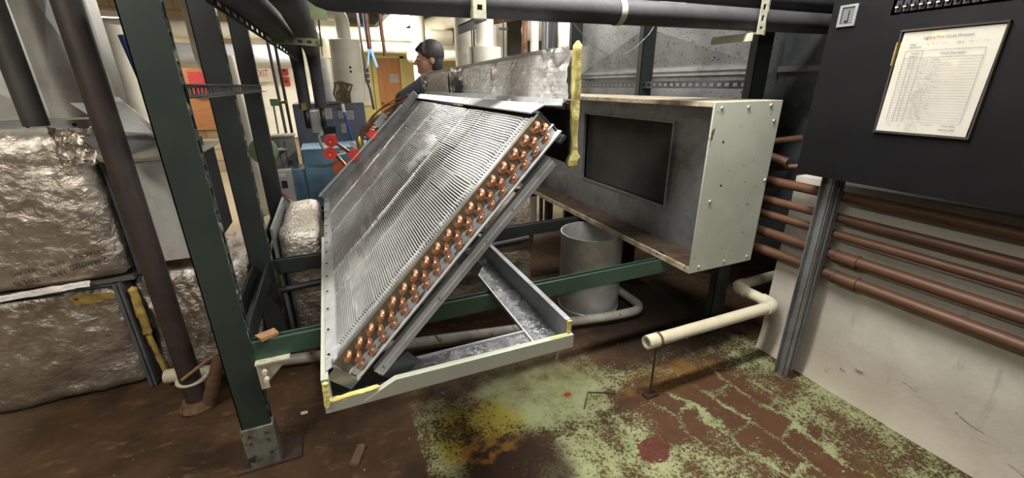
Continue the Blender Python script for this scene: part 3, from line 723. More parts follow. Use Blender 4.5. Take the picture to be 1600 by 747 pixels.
M().box(XB+.02, XB+.03, wy0, wy1, wz0, wz1).build('filter_screen', K['filter'], bx, 'dark filter screen')
for (y, z, dz) in [(wy0+.1+i*.1, wz1+.012, .02+.012*(i % 3)) for i in range(8)]:
    pass
def debris(u, v):
    y = 1.40+u*2.1; x = 1.545+v*.145
    return V((x, y, .5855+.004+.014*max(0, fb((x*22, y*14, 3), 1, 4))+.008*v))
M().grid(debris, 150, 14).build('rust_debris', K['grime'], bx, 'layer of rusty flakes', kind='stuff')
sc = M()
for (x, z) in ((1.56, 1.345), (1.72, 1.345), (1.86, 1.35), (1.57, .60), (1.74, .60), (1.90, .60), (1.90, 1.28), (1.575, .93), (1.92, 1.0)):
    sc.lathe([(0, -.006), (.006, -.006), (.008, 0)], (x, Y0, z), 'y', 8)
sc.build('panel_screw', K['galvl'], bx, kind='stuff')
hm = M()
for (x, z) in ((1.60, 1.20), (1.63, 1.0)): hm.tube([(x, Y0-.0005, z), (x, Y0+.002, z)], .006, 8)
hm.build('screw_hole', K['pitch'], bx, kind='stuff')
M().grid(lambda u, v: V((1.512+.014*u+.004*fb((u*5, v*5, 0), 1, 2), 1.374-.006*v, 1.205+.05*v+.01*u)), 4, 6).build('gasket_scrap', K['woodo'], bx)

# ------------------------------------------------------------ things under the frame
dm = M().lathe([(.2, 0), (.2, .03), (.205, .035), (.2, .04), (.2, .545), (.203, .55), (.195, .55), (.195, .02), (0, .02)], (1.475, 2.17, 0), 'z', 40)
dm.build('sheet_metal_drum', K['duct'], label='round open galvanized drum standing on floor below the plenum box', cat='drum')
def rbox(x0, x1, y0, y1, z0, z1, r, res, amp, sc, seed, front=None):
    mm = M(); idx = {}
    c0 = V((x0+r, y0+r, z0+r)); c1 = V((x1-r, y1-r, z1-r))
    def vert(p):
        k = (round(p[0], 4), round(p[1], 4), round(p[2], 4))
        if k not in idx:
            p = V(p); q = V((min(max(p.x, c0.x), c1.x), min(max(p.y, c0.y), c1.y), min(max(p.z, c0.z), c1.z)))
            n = (p-q).normalized(); s = q+n*r
            h = fb(s*sc+V((seed, seed, 0)), 1, 4); h2 = 1-2*abs(fb(s*sc*.55+V((seed, 3, 0)), 1, 3))
            s = s+n*(amp*h+amp*.9*h2)
            if front: s = front(s, n)
            idx[k] = len(mm.v); mm.v.append(tuple(s))
        return idx[k]
    def face(o, du, dv, lu, lv):
        nu, nv = max(2, int(lu/res)), max(2, int(lv/res))
        g = [[vert(V(o)+V(du)*(lu*i/nu)+V(dv)*(lv*j/nv)) for j in range(nv+1)] for i in range(nu+1)]
        for i in range(nu):
            for j in range(nv): mm.f.append((g[i][j], g[i+1][j], g[i+1][j+1], g[i][j+1]))
    a, b_, c_ = x1-x0, y1-y0, z1-z0
    face((x0, y0, z0), (1, 0, 0), (0, 0, 1), a, c_); face((x0, y1, z0), (1, 0, 0), (0, 0, 1), a, c_)
    face((x0, y0, z0), (0, 1, 0), (0, 0, 1), b_, c_); face((x1, y0, z0), (0, 1, 0), (0, 0, 1), b_, c_)
    face((x0, y0, z0), (1, 0, 0), (0, 1, 0), a, b_); face((x0, y0, z1), (1, 0, 0), (0, 1, 0), a, b_)
    return mm
rbox(.16, 1.22, 2.50, 3.2, .005, .70, .07, .03, .012, 7, 2).build('wrapped_duct', K['foilold'], label='brown aged foil wrapped duct behind the frame beside drum', cat='duct')
rbox(-.345, -.14, 2.50, 3.25, .005, .69, .04, .025, .008, 9, 5).build('wrapped_duct', K['foil2'], label='foil wrapped duct between dark green beams left of coil', cat='duct')
M().box(-.378, -.364, 2.5, 3.25, 0, .72).build('duct_flange', K['galvd'], label='upright grey metal strip beside foil wrapped duct left of coil', cat='metal strip')
# grey floor pipe
gp = thing('floor_pipe', (.3, 2.1, 0), 'long grey plastic drain pipe running along the floor under the frame', 'pipe')
pts = bend([(-.91, 2.325, .055), (1.50, 1.905, .055), (1.74, 1.90, .055), (1.745, 2.3, .055)], .11)
M().tube(pts, .029, 16).build('pipe_run', K['pvcg'], gp)
M().tube([(-.955, 2.333, .055), (-.885, 2.321, .055)], .036, 18).build('pipe_cap', K['pvc'], gp, 'pale end cap')
# standing brown pipe + its floor fitting + clamp
bp = thing('standing_pipe', (-.769, 2.08, 0), 'tall brown painted pipe standing on the floor in front of foil ducts', 'pipe')
M().tube([(-.769, 2.08, .01), (-.757, 2.08, 2.9)], .043, 20).build('pipe_run', K['brownsteel'], bp)
M().lathe([(.0, 0), (.075, 0), (.078, .02), (.062, .04), (.055, .055), (.044, .055)], (-.769, 2.08, 0), 'z', 20).build('floor_flange', K['rust'], bp, 'rusty floor flange')
M().tube([(-.72, 2.06, .03), (-.61, 2.02, .30)], .030, 14, r1=.027).build('leaning_stub', K['rust'], bp, 'rusty stub pipe leaning from the flange')
c = M(); c.tube([(-.78, 2.03, .20), (-.68, 2.02, .27), (-.60, 2.01, .315)], .008, 8); c.ball((-.60, 2.01, .315), .022, 10, 6, (1.3, 1, .8)); c.ball((-.575, 2.0, .325), .014, 8, 6, (1.4, 1, .8))
c.build('rusty_clip', K['woodo'], bp)
c = M(); c.tube(arc((-.769, 2.10, .155), (1, 0, 0), (0, 1, 0), .055, -pi, 0, 14), .011, 8); c.bar((-.70, 2.10, .155), (-.70, 2.16, .155), .02, .03)
c.build('pipe_clamp', K['pvc'], bp, 'white pipe clamp')
dp = M().tube([(-1.024, 2.22, 1.315), (-1.010, 2.22, 2.9)], .037, 20)
dp.build('riser_pipe', K['darkpipe'], label='dark grey riser pipe at upper left in front of duct', cat='pipe')

# ------------------------------------------------------------ left ductwork
def bulge(s, n):
    if n.y < -.3:
        s = s + V((0, -.05*max(0, sin((s.x+2.2)*2.6))*max(0, 1-abs(s.z-.95)/.5), 0))
        s = s + V((0, .012*sin((s.x*9+s.z*3))*max(0, (s.z-.8)), 0))
    return s
ub = rbox(-1.98, -.95, 2.33, 2.95, .615, 1.285, .07, .017, .010, 6, 1, bulge)
ubv = [V(v) for v in ub.v]; ubt = BVHTree.FromPolygons(ubv, ub.f)
ud = thing('upper_foil_duct', (-1.4, 2.6, .6), 'large foil wrapped duct with printed facing at far left, above the other', 'duct')
ub.build('foil_wrap', K['foil'], ud)
M().box(-1.98, -.955, 2.36, 2.93, .595, .615).build('bottom_flange', K['greyd'], ud)
M().grid(lambda u, v: V((-1.97+.87*u, 2.335-.045*sin(pi*min(1, u*1.1))-.02*v+.005*fb((u*9, v*3, 1), 1, 3), .628-.022*v+.004*fb((u*14, v, 6), 1, 2))), 60, 4).build('foil_lip', K['foilp'], ud, 'bright loose lip of foil along the bottom edge')
def onfoil(tx, mt, name):
    v2 = []
    for v in tx.v:
        h = ubt.ray_cast(V((v[0], 1.5, v[2])), V((0, 1, 0)))
        v2.append((v[0], (h[0].y if h[0] else 2.3)-.004, v[2]))
    tx.v = v2; return tx.build(name, mt, ud, smooth=False)
# the facing is hung upside down: right = -x, up = -z
for body, x, z, size, sx in (('GUARANTEED', -1.005, .735, .034, .62), ('1.5 IN.', -1.155, .700, .03, .75), ('TYPE 75', -1.250, .686, .032, .75), ('R-4.2 AT 75 F', -1.005, .775, .024, .8), ('FSK 25/50', -1.150, .745, .022, .8), ('R 4.2 FHC', -1.25, .728, .022, .8)):
    onfoil(text(body, size, ((x, 2.2, z), (-1, 0, -.12), (.12, 0, -1)), None, '', sx=sx), K['ink'], 'printed_text')
def bot(s, n):
    t = max(0, min(1, (-1.45-s.x)/.5))
    if s.z < .3: s = s + V((0, .0, .10*t*t*(1-s.z/.3)))
    if n.y < -.3: s = s + V((0, -.03*max(0, sin((s.x+2.1)*3.2)), 0))
    return s
ll = thing('lower_foil_duct', (-1.5, 2.6, 0), 'foil wrapped duct with creased corner lying on the floor at far left', 'duct')
rbox(-2.05, -1.045, 2.40, 2.98, .008, .572, .05, .017, .010, 6, 8, bot).build('foil_wrap', K['foil'], ll)
M().box(-1.95, -1.04, 2.37, 2.385, .575, .592).build('flange_bar', K['greyd'], ll)
M().box(-1.036, -1.022, 2.34, 2.95, .01, .585).box(-1.018, -1.008, 2.345, 2.95, .01, .59).build('flange_bar', K['greyd'], ll)
M().grid(lambda u, v: V((-1.20+.15*u, 2.368-.012*v+.006*fb((u*4, v*4, 3), 1, 3), .505+.06*v*(1-.3*u))), 10, 6).build('torn_facing', K['wool'], ll, 'brown torn facing paper')
lr = thing('middle_foil_duct', (-.76, 2.65, 0), 'ribbed foil wrapped duct behind the standing brown pipe, on the floor', 'duct')
def ribs(s, n):
    if n.y < -.3: s = s + V((0, .006*sin(s.x*120+3*sin(s.z*14)), 0))
    return s
rbox(-.985, -.50, 2.40, 2.98, .01, .60, .06, .011, .007, 8, 4, ribs).build('foil_wrap', K['foil2'], lr)
c = M(); lumpy(c, (-.970, 2.385, .02), (-.982, 2.375, .30), .022, .032, 3); lumpy(c, (-.982, 2.375, .28), (-.978, 2.37, .56), .034, .042, 6)
c.build('wool_edge', K['wool'], lr, 'yellow wool bulging from the joint')
for body, x, z, size in (('GUARANTEED', -.715, .545, .034), ('1.5 IN. TYPE 75', -.665, .46, .03)):
    t = text(body, size, ((x, 2.375, z), (.12, 0, -1), (1, 0, .12)), None, '', sx=.75); t.build('printed_text', K['inkblue'], lr, smooth=False)
# plenum casing above it
gc = thing('duct_casing', (-.7, 2.7, .62), 'galvanized duct casing with ribbed flange resting over the foil duct', 'duct')
M().box(-.905, -.64, 2.37, 2.95, .66, 1.14).build('casing_body', K['duct'], gc, bev=.003)
M().box(-.93, -.918, 2.35, 2.95, .62, 1.15).box(-.912, -.900, 2.355, 2.40, .64, 1.15).box(-.885, -.865, 2.362, 2.37, .66, 1.14).build('casing_flange', K['galvdark'], gc)
M().box(-.639, -.630, 2.39, 2.93, .67, 1.13).build('open_end_shade', K['pitch'], gc, 'black sheet for the shade in the open end')  # interior shade painted as a black sheet over the end
M().box(-.915, -.60, 2.36, 2.97, 1.141, 1.155).build('casing_top', K['cream'], gc)
M().box(-.72, -.64, 2.72, 2.78, 1.156, 1.20).build('small_plate', K['brownsteel'], label='small dark brown metal block lying on top of duct casing', cat='metal block')
# tall galvanized duct with cross breaks, upper left
td = thing('tall_duct', (-1.3, 2.7, 1.29), 'tall galvanized duct with creased cross-broken face at upper left', 'duct')
def panel(mm, p00, p10, p11, p01, lift, nrm):
    c = sum((V(p) for p in (p00, p10, p11, p01)), V((0, 0, 0)))/4+V(nrm)*lift
    mm.add([p00, p10, p11, p01, c], [(0, 1, 4), (1, 2, 4), (2, 3, 4), (3, 0, 4)])
c = M(); yq = 2.46
panel(c, (-1.08, yq, 1.33), (-.846, yq, 1.33), (-.838, yq, 2.1), (-1.08, yq, 2.1), .055, (0, -1, 0))
panel(c, (-2.0, yq, 1.30), (-1.08, yq, 1.33), (-1.08, yq, 2.1), (-2.0, yq, 2.1), .055, (0, -1, 0))
c.box(-2.0, -.842, yq+.002, 2.57, 1.33, 2.1).build('duct_face', K['duct'], td, smooth=False)
M().box(-2.0, -.90, yq-.03, yq, 1.285, 1.322).build('duct_flange', K['galvd'], td)
c = M()
for i in range(7): c.tube([(-1.9+i*.15, yq-.032, 1.303), (-1.9+i*.15, yq-.028, 1.303)], .008, 8)
c.build('flange_hole', K['pitch'], td, kind='stuff')
M().prism([(-.90, yq-.012, 1.41), (-.832, yq-.012, 1.41), (-.70, yq-.012, 1.235), (-.84, yq-.012, 1.235)], (0, .006, 0)).build('flared_apron', K['duct'], td)
def sheet(name, ps, t, mt, lab):
    p = [V(q) for q in ps]; n = (p[1]-p[0]).cross(p[2]-p[0]).normalized()*t
    return M().add(p+[q+n for q in p], [(3, 2, 1, 0), (4, 5, 6, 7)]+[(i, (i+1) % 4, (i+1) % 4+4, i+4) for i in range(4)]).build(name, mt, label=lab, cat='sheet metal')
sheet('sheet_offcut', [(-.905, 2.22, 1.395), (-.765, 2.30, 1.395), (-.70, 2.30, 1.262), (-.80, 2.22, 1.285)], .004, K['duct'], 'bent galvanized sheet flap leaning against the tall duct')
sheet('sheet_offcut', [(-.895, 2.18, 1.272), (-.74, 2.34, 1.256), (-.672, 2.34, 1.225), (-.81, 2.16, 1.178)], .004, K['galv'], 'flat triangular galvanized sheet lying over the duct casing')
def scrunch(u, v):
    return V((-1.02+.14*u, 2.27+.03*fb((u*4, v*4, 1), 1, 4)-.03*sin(pi*u), 1.16+.14*v+.02*fb((u*5, v*5, 4), 1, 3)))
M().grid(scrunch, 26, 20).build('crumpled_foil', K['foil'], label='crumpled foil scrap tucked above the large foil duct', cat='foil')

# ------------------------------------------------------------ overhead pipes
op = M().tube(bend([(.0, 1.44, 2.9), (.0, 1.44, 1.690), (2.38, 1.44, 1.700)], .07), .043, 20)
op.build('overhead_pipe', K['insul'], label='lower of the two black insulated pipes running across the top', cat='pipe')
M().tube(bend([(.14, 1.475, 2.9), (.14, 1.475, 1.786), (2.38, 1.475, 1.792)], .06), .042, 20).build('overhead_pipe', K['insul'], label='upper of the two black insulated pipes running across the top', cat='pipe')
M().tube([(1.02, 1.44, 1.694), (1.045, 1.44, 1.694)], .0455, 20, False).build('pipe_band', K['cream'], label='tan tape band around the lower overhead pipe', cat='tape')
hg = thing('pipe_hanger', (.48, 1.40, 1.64), 'cream slotted strut hanger under the overhead pipes above the coil', 'hanger')
M().slot((.48, 1.385, 1.635), (.48, 1.385, 2.9), .042, .003, (0, -1, 0), .06, .5, .3).box(.457, .46, 1.387, 1.41, 1.64, 2.9).build('hanger_strut', K['cream'], hg)
M().channel((.48, 1.38, 1.640), (.48, 1.56, 1.640), .042, .003, .003, (0, 0, -1), True, .05).box(.459, .462, 1.385, 1.56, 1.612, 1.64).build('hanger_arm', K['greyd'], hg)
hg = thing('pipe_hanger', (1.72, 1.40, 1.63), 'cream slotted strut hanger under the overhead pipes by the black panel', 'hanger')
M().slot((1.715, 1.385, 1.635), (1.715, 1.385, 2.9), .040, .003, (0, -1, 0), .04, .5, .3).slot((1.755, 1.40, 1.635), (1.755, 1.40, 2.9), .040, .003, (.5, -1, 0), .04, .5, .3).build('hanger_strut', K['cream'], hg)
M().slot((1.70, 1.385, 1.640), (1.70, 1.60, 1.640), .05, .003, (0, 0, -1), .03, .5, .3).box(1.674, 1.677, 1.385, 1.60, 1.61, 1.64).build('hanger_arm', K['cream'], hg)
# black insulated pipes coming forward on the left, then dropping to the boiler
for (x, z, lab, xe) in ((-.26, 1.81, 'left of two black insulated pipes dropping to the blue boiler', -.145), (-.085, 1.80, 'right of two black insulated pipes dropping to the blue boiler', -.035)):
    M().tube(bend([(x, 1.62, 2.9), (x, 1.62, z-.03), (x+.02, 2.3, z-.02), (xe, 3.62, z-.10), (xe, 3.66, 1.29)], .16), [.072]*8+[.068]*7+[.058, .055, .052, .049, .046, .044, .042]+[.042], 18).build('insulated_pipe', K['insul'], label=lab, cat='pipe')
sv = thing('trapeze_hanger', (-.1, 2.3, 1.6), 'olive slotted angle frame holding the black insulated pipes at top', 'hanger')
M().slot((-.22, 2.55, 1.665), (.03, 2.55, 1.655), .035, .004, (0, -1, 0), .04, .5, .3).build('cross_angle', K['olive'], sv)
M().slot((.020, 1.72, 1.70), (.020, 2.60, 1.62), .05, .004, (1, 0, 0), .05, .5, .3).bar((.02, 1.72, 1.66), (.02, 1.72, 2.2), .05, .004, (0, -1, 0)).build('side_angle', K['olive'], sv)
M().slot((-.30, 1.75, 1.72), (-.13, 3.4, 1.62), .04, .004, (1, 0, 0), .08, .5, .3).build('side_angle', K['greend'], sv)
M().tube(bend([(-.36, 1.75, 1.80), (-.33, 1.9, 1.75), (-.27, 1.9, 1.78), (-.24, 1.75, 1.9)], .05), .012, 8).build('flexible_conduit', K['galv'], label='short shiny flexible conduit by the overhead black pipes', cat='conduit')
for (pts, lab) in (([(.265, 2.6, 2.9), (.262, 2.6, 1.635)], 'left of two bare copper tube ends hanging from above'), ([(.30, 2.6, 2.9), (.335, 2.6, 1.85), (.335, 2.6, 1.72), (.34, 2.6, 1.60)], 'right of two bare copper tube ends hanging, with squashed tip')):
    M().tube(pts, .0125, 12, r1=.0125 if len(pts) == 2 else .009).build('copper_tube', K['copperd'], label=lab, cat='pipe')
# thin wires
M().tube([(1.02, 1.75, 1.70)]+[V((1.02+.55*t, 1.75+.1*t, 1.70-.14*sin(pi*t)+.02*t)) for t in (.1, .2, .3, .4, .5, .6, .7, .8, .9)]+[(1.57, 1.85, 1.74)], .0016, 6).build('hanging_wire', K['greyd'], label='thin grey wire looping below the overhead pipe', cat='wire')
M().tube([(1.42, 2.75, 1.20), (1.42, 2.75, 2.9)], .014, 10).build('conduit', K['galv'], label='thin upright grey conduit beside the foil panel end', cat='conduit')
M().tube([(1.49, 2.8, 1.375), (1.49, 2.8, 2.9)], .014, 10).build('conduit', K['greyd'], label='thin upright dark conduit beside the foil panel end', cat='conduit')

# ------------------------------------------------------------ big ducts behind the plenum box
bd = thing('large_duct', (2.6, 2.6, .9), 'large galvanized duct with cross-broken panels behind the plenum box', 'duct')
c = M(); xq = 2.33
def dp_(y0, y1, z0, z1, lift=.03):
    panel(c, (xq, y0, z0), (xq, y1, z0), (xq, y1, z1), (xq, y0, z1), lift, (-1, 0, 0))
dp_(1.80, 3.80, 1.525, 2.14, .06)
c.box(xq+.002, 3.3, 1.80, 4.2, .9, 2.45).build('duct_shell', K['ductspeck'], bd, smooth=False)
M().box(xq-.03, xq, 1.80, 4.2, 2.14, 2.165).build('duct_seam', K['galvd'], bd)
M().box(xq-.035, xq, 1.80, 4.2, 1.520, 1.535).box(xq-.028, xq, 1.80, 4.2, 1.492, 1.504).box(xq-.012, xq, 1.80, 4.2, 1.504, 1.52).build('duct_seam', K['galvl'], bd)
c = M(); dp_(1.80, 4.2, 1.0, 1.49, .012); c.build('duct_panel', K['ductspeck'], bd, smooth=False)
d2 = thing('side_duct', (2.7, 1.4, .3), 'galvanized duct section coloured dark for shade, left of the black electrical panel', 'duct')
M().box(2.42, 3.3, .9, 1.785, .45, 2.45).build('duct_shell', K['galvdark'], d2, bev=.003)  # darker metal colour stands for shade on this continuing duct
M().box(2.395, 2.42, 1.0, 1.78, 1.50, 1.53).box(2.40, 2.42, 1.40, 1.43, .45, 1.5).build('duct_seam', K['greyd'], d2)

# ------------------------------------------------------------ copper lines on the right wall
zs = (.964, .866, .790, .694, .597); rs = (.0235, .0205, .020, .0255, .0255)
names = ('top', 'second', 'third', 'fourth', 'bottom')
for i, (z, r) in enumerate(zip(zs, rs)):
    t = thing('copper_line', (2.065, .5, z), f'{names[i]} one of the five brown copper pipes along the white wall', 'pipe', 'brown copper pipes on the right wall')
    M().tube([(2.065, 2.6, z+.004), (2.065, -2.2, z)], r, 16).build('pipe_run', K['brownpipe'], t)
    if i >= 3:
        yc = 1.02 - .02*(i-3)
        c = M().tube([(2.065, yc+.045, z), (2.065, yc-.045, z)], r+.0035, 16)
        for q in (.045, -.045): c.lathe([(r, -.006), (r+.006, -.004), (r+.006, .004), (r, .006)], (2.065, yc+q, z), 'y', 16)
        c.build('coupling', K['brownpipe'], t)
for i, (y0, z0, y1, z1, x0, x1) in enumerate(((1.62, 1.135, 1.50, 1.165, 2.02, 2.30), (1.55, 1.085, 1.42, 1.06, 2.08, 2.12), (1.62, 1.0, 1.42, 1.035, 2.02, 2.22), (1.62, .905, 1.46, .945, 2.02, 2.15))):
    lab = ('topmost short brown pipe stub', 'thick short brown pipe stub with cut end', 'thin brown pipe stub crossing behind', 'brown pipe stub with pale tip')[i]+' right of the plenum box'
    M().tube([(x0+.02, y0+.9, z0-.02), (x0+.02, y0, z0), (x1, y1, z1)], (.018, .026, .016, .018)[i], 12).build('pipe_stub', K['brownpipe'], label=lab, cat='pipe', group=None)
# strut in front of the pipes
st = thing('strut_post', (1.985, 1.13, 0), 'upright galvanized strut in front of the brown pipes, under the panel', 'post')
M().channel((2.0, 1.125, .006), (2.0, 1.125, 2.5), .055, .03, .004, (-1, 0, 0)).bar((2.0, 1.125, .006), (2.0, 1.125, 2.5), .018, .006, (-1, 0, 0), 0, .010).build('channel', K['galvd'], st)
M().box(1.965, 2.075, 1.09, 1.16, 0, .006).box(2.012, 2.018, 1.09, 1.16, .006, .06).build('base_plate', K['rust'], st)
M().box(2.006, 2.036, 1.09, 1.16, .06, 2.5).build('back_channel', K['greyd'], st)
# cream drain pipe on threaded rod
dpn = thing('condensate_pipe', (1.6, 1.3, .3), 'cream plastic pipe with open end and elbows on a threaded rod support', 'pipe')
z = .325; r = .030
M().pipe((1.205, 1.28, z), (2.03, 1.28, z), r, r-.006, 20).build('pipe_run', K['pvc'], dpn)
M().tube(bend([(1.985, 1.28, z), (2.060, 1.28, z), (2.060, 1.355, z)], .05), r+.005, 20).build('elbow', K['pvc'], dpn)
M().tube([(2.060, 1.34, z), (2.060, 1.48, z)], r, 20).build('pipe_run', K['pvc'], dpn)
M().tube(bend([(2.060, 1.455, z), (2.060, 1.530, z), (2.135, 1.530, z)], .05), r+.005, 20).build('elbow', K['pvc'], dpn)
M().tube([(2.12, 1.53, z), (3.1, 1.53, z+.02)], r, 20).build('pipe_run', K['pvc'], dpn)
M().tube([(1.155+.05, 1.28, z), (1.265, 1.28, z)], r+.003, 20, False).build('end_collar', K['pvc'], dpn)
t = text('PVC-1120 SCH 40 ASTM D-1785', .014, ((1.32, 1.28-r*.93, z-.012), (1, 0, 0), (0, -.35, .93)), None, '', off=.0025, sx=.95); t.build('printed_text', K['pencil'], dpn, smooth=False)
c = M()
for x in (1.268, 1.276): c.lathe([(r+.001, -.004), (r+.006, -.002), (r+.006, .002), (r+.001, .004)], (x, 1.28, z), 'x', 18)
c.bar((1.268, 1.28, z-.03), (1.268, 1.28, z-.05), .014, .014).build('pipe_ring', K['rust'], dpn, 'rusty hanger ring')
M().tube([(1.266, 1.28, .012), (1.268, 1.28, z-.03)], .005, 8).build('threaded_rod', K['rustd'], dpn)
M().box(1.235, 1.305, 1.262, 1.30, 0, .012).build('rod_foot', K['rustd'], dpn)

# ------------------------------------------------------------ electrical panel, its directory, breakers
XP = 1.88
ep = thing('electrical_panel', (1.93, .4, 1.07), 'large black electrical panel with breakers and a paper directory on its door', 'electrical panel')
ba, bb, bz, bt = 1.010, .40, 1.665, 1.78
c = M().box(XP, 1.962, -1.0, 1.213, 1.07, bz).box(XP, 1.962, -1.0, 1.213, bt, 2.6).box(XP, 1.962, ba, 1.213, bz, bt).box(XP, 1.962, -1.0, bb, bz, bt).box(1.93, 1.962, bb, ba, bz, bt)
c.build('cabinet', K['panelblack'], ep)
bk = M().box(-.012, .03, -.0085, .0085, .0, .036).box(-.022, -.012, -.005, .005, .012, .022).box(-.0135, -.012, -.0045, .0045, .026, .030)
bkm = bk.mesh('breaker'); bkm.materials.append(mat('breaker_black', '#3a3a3d', '#2d2d30', .35))
hk = M().box(-.023, -.0205, -.0045, .0045, .0125, .016).mesh('breaker_mark'); hk.materials.append(K['white'])
for k in range(2):
    for i in range(24):
        y = ba-.02-i*.0225; z = bz+.008+k*.046
        o = place('breaker', bkm, None, ep, (XP+.01, y, z)); place('breaker_mark', hk, None, o, (XP+.01, y, z))
lt = M().box(XP-.008, XP, 1.118, 1.182, 1.645, 1.655).box(XP-.008, XP, 1.118, 1.182, 1.712, 1.72).box(XP-.008, XP, 1.172, 1.182, 1.655, 1.712).box(XP-.008, XP, 1.118, 1.128, 1.655, 1.712)
lt.build('latch_plate', K['galv'], ep, 'bright latch plate'); M().box(XP-.004, XP, 1.13, 1.17, 1.657, 1.71).box(XP-.012, XP, 1.145, 1.158, 1.665, 1.70).build('latch', K['greyd'], ep)
hd = M().box(XP-.012, XP, .690, .958, 1.270, 1.276).box(XP-.010, XP, .690, .695, 1.276, 1.612).box(XP-.010, XP, .953, .958, 1.276, 1.612).box(XP-.012, XP, .690, .958, 1.607, 1.613)
hd.build('card_holder', K['clear'], ep, 'clear plastic card holder')
ps = thing('directory_sheet', (XP-.006, .823, 1.277), 'white typed and handwritten circuit directory sheet on the black panel', 'paper')
py0, py1, pz0, pz1 = .950, .698, 1.277, 1.604       # left, right in the picture
pw = py0-py1; phh = pz1-pz0
M().grid(lambda u, v: V((XP-.006-.002*fb((u*2, v*2, 0), 1, 2)-.003*(v > .93)*(1-u)*0, py0-pw*u+(.004*(1-v)-.002), pz0+phh*v)), 12, 14).build('paper', K['paper'], ps)
M().box(XP-.004, XP-.003, .94, .965, 1.50, 1.575).build('paper', K['wool'], ps, 'yellowed older sheet behind')
XT = XP-.0098
def pt(u, v): return V((XT, py0-pw*u, pz0+phh*v))
def ptext(body, u, v, size, al='LEFT', mt='ink', sx=.85):
    text(body, size, (pt(u, v), (0, -1, 0), (0, 0, 1)), None, '', off=0, align=al, sx=sx).build('printed_text', K[mt], ps, smooth=False)
ptext('Lighting Panel Circuit Directory', .5, .925, .0115, 'CENTER')
ptext('PANEL', .12, .868, .007); ptext('LOC. #', .60, .868, .007); ptext('SERVED FROM', .12, .842, .006)
ptext('Circuit Description', .60, .772, .0095, 'CENTER'); ptext('Circuit #', .16, .783, .007); ptext('Breaker #', .15, .757, .0065)
ptext('TOTAL AMPS', .72, .082, .007); ptext('MAIN BUS AMPS', .70, .045, .007)
def ln(mm, u0, v0, u1, v1, w=.0007):
    a, b = pt(u0, v0), pt(u1, v1); d = (b-a).normalized(); q = V((0, -d.z, d.y))*w/2
    mm.add([a-q, b-q, b+q, a+q], [(0, 1, 2, 3)])
g = M(); R0, R1 = .115, .745; NR = 24
for u in (.09, .165, .215, .28, .90): ln(g, u, R0, u, .815 if u in (.09, .28, .90) else R1)
for v in (.815, R1): ln(g, .09, v, .90, v, .0009)
for i in range(NR): ln(g, .09, R0+(R1-R0)*i/NR, .90, R0+(R1-R0)*i/NR, .0005)
g.build('ruled_lines', K['ink'], ps, kind='stuff')
random.seed(21)
g = M()
def scrawl(u0, u1, v, h):
    u = u0; last = None
    while u < u1:
        if random.random() < .14: u += .012; last = None; continue
        p = (u, v+random.uniform(0, h)); 
        if last: ln(g, *last, *p, .0006)
        last = p; u += random.uniform(.003, .007)
for i in range(NR-1):
    v = R1-(R1-R0)*(i+1)/NR+.003
    scrawl(.30, random.uniform(.45, .68), v, .014)
    if i < NR-2: scrawl(.185, .205, v, .013); scrawl(.235, .26, v, .011)
scrawl(.30, .52, .866, .016); scrawl(.72, .90, .868, .014)
for v in (.085, .062, .042, .022): scrawl(.24, .27, v, .010); scrawl(.31, .48, v, .010)
scrawl(.50, .62, .09, .010)
for v in (.095, .075, .055): scrawl(.09, .165, v, .006)
g.build('handwriting', K['pencil'], ps, kind='stuff')

# ------------------------------------------------------------ boiler area
bo = thing('boiler', (.05, 5.1, .17), 'slate blue boiler cabinet with gauge and labels behind the light blue box', 'boiler')
BY = 4.80
M().box(-.305, .365, BY, 5.6, .171, 1.28).build('cabinet', K['boiler'], bo, bev=.006)
M().box(-.30, .36, BY-.004, BY, 1.262, 1.28).build('top_trim', K['greyd'], bo)
M().lathe([(0, -.02), (.034, -.02), (.04, 0)], (-.10, BY, 1.00), 'y', 18).build('gauge', K['paper'], bo, 'round white gauge')
M().box(-.065, .055, BY-.008, BY, .985, 1.055).build('display', K['pitch'], bo, 'dark display'); M().box(-.02, .05, BY-.012, BY-.004, .963, .985).build('keypad', K['grey'], bo)
M().box(-.15, .045, BY-.003, BY, 1.13, 1.235).build('label_plate', K['paper'], bo); M().box(.10, .17, BY-.003, BY, 1.135, 1.21).build('label_plate', K['grey'], bo); M().box(.17, .25, BY-.003, BY, 1.12, 1.205).build('label_plate', K['paper'], bo)
M().box(.11, .16, BY-.01, BY, .985, 1.085).build('switch_strip', K['grey'], bo); M().box(.11, .25, BY-.012, BY, 1.225, 1.25).build('handle', K['greyd'], bo)
g = M()
for i in range(9): g.box(-.145+i*.02, -.140+i*.02, BY-.0045, BY-.003, 1.14+.02*(i % 2), 1.225)
for i in range(5): g.box(.18, .245, BY-.0045, BY-.003, 1.13+i*.015, 1.135+i*.015)
g.build('label_print', K['pencil'], bo, kind='stuff')
bb = thing('control_box', (.03, 4.2, .17), 'steel blue control box with orange label in front of the boiler', 'box')
M().box(-.245, .31, 4.0, 4.42, .43, .935).build('box_body', K['blue'], bb, bev=.004)
M().box(-.25, .315, 3.995, 4.425, .936, .945).build('box_top', mat('pale_blue_enamel', '#8fb6d4', '#86acc8', .4), bb, 'pale blue top')
M().box(-.02, .14, 3.995, 4.0, .72, .83).build('warning_label', K['orange'], bb, 'orange warning label')
M().box(-.38, -.246, 4.05, 4.35, .50, .77).build('side_box', K['blue'], bb)
M().box(-.10, .20, 4.08, 4.40, .25, .43).tube([(-.18, 4.2, .33), (-.06, 4.2, .33)], .07, 16).box(-.22, .26, 4.1, 4.36, .171, .25).build('burner_base', K['brownsteel'], bb, 'brown burner housing below')
M().lathe([(0, -.012), (.03, -.012), (.034, .01), (.034, .05)], (-.235, 4.2, .86), 'x', 16).build('side_knob', K['grey'], bb)
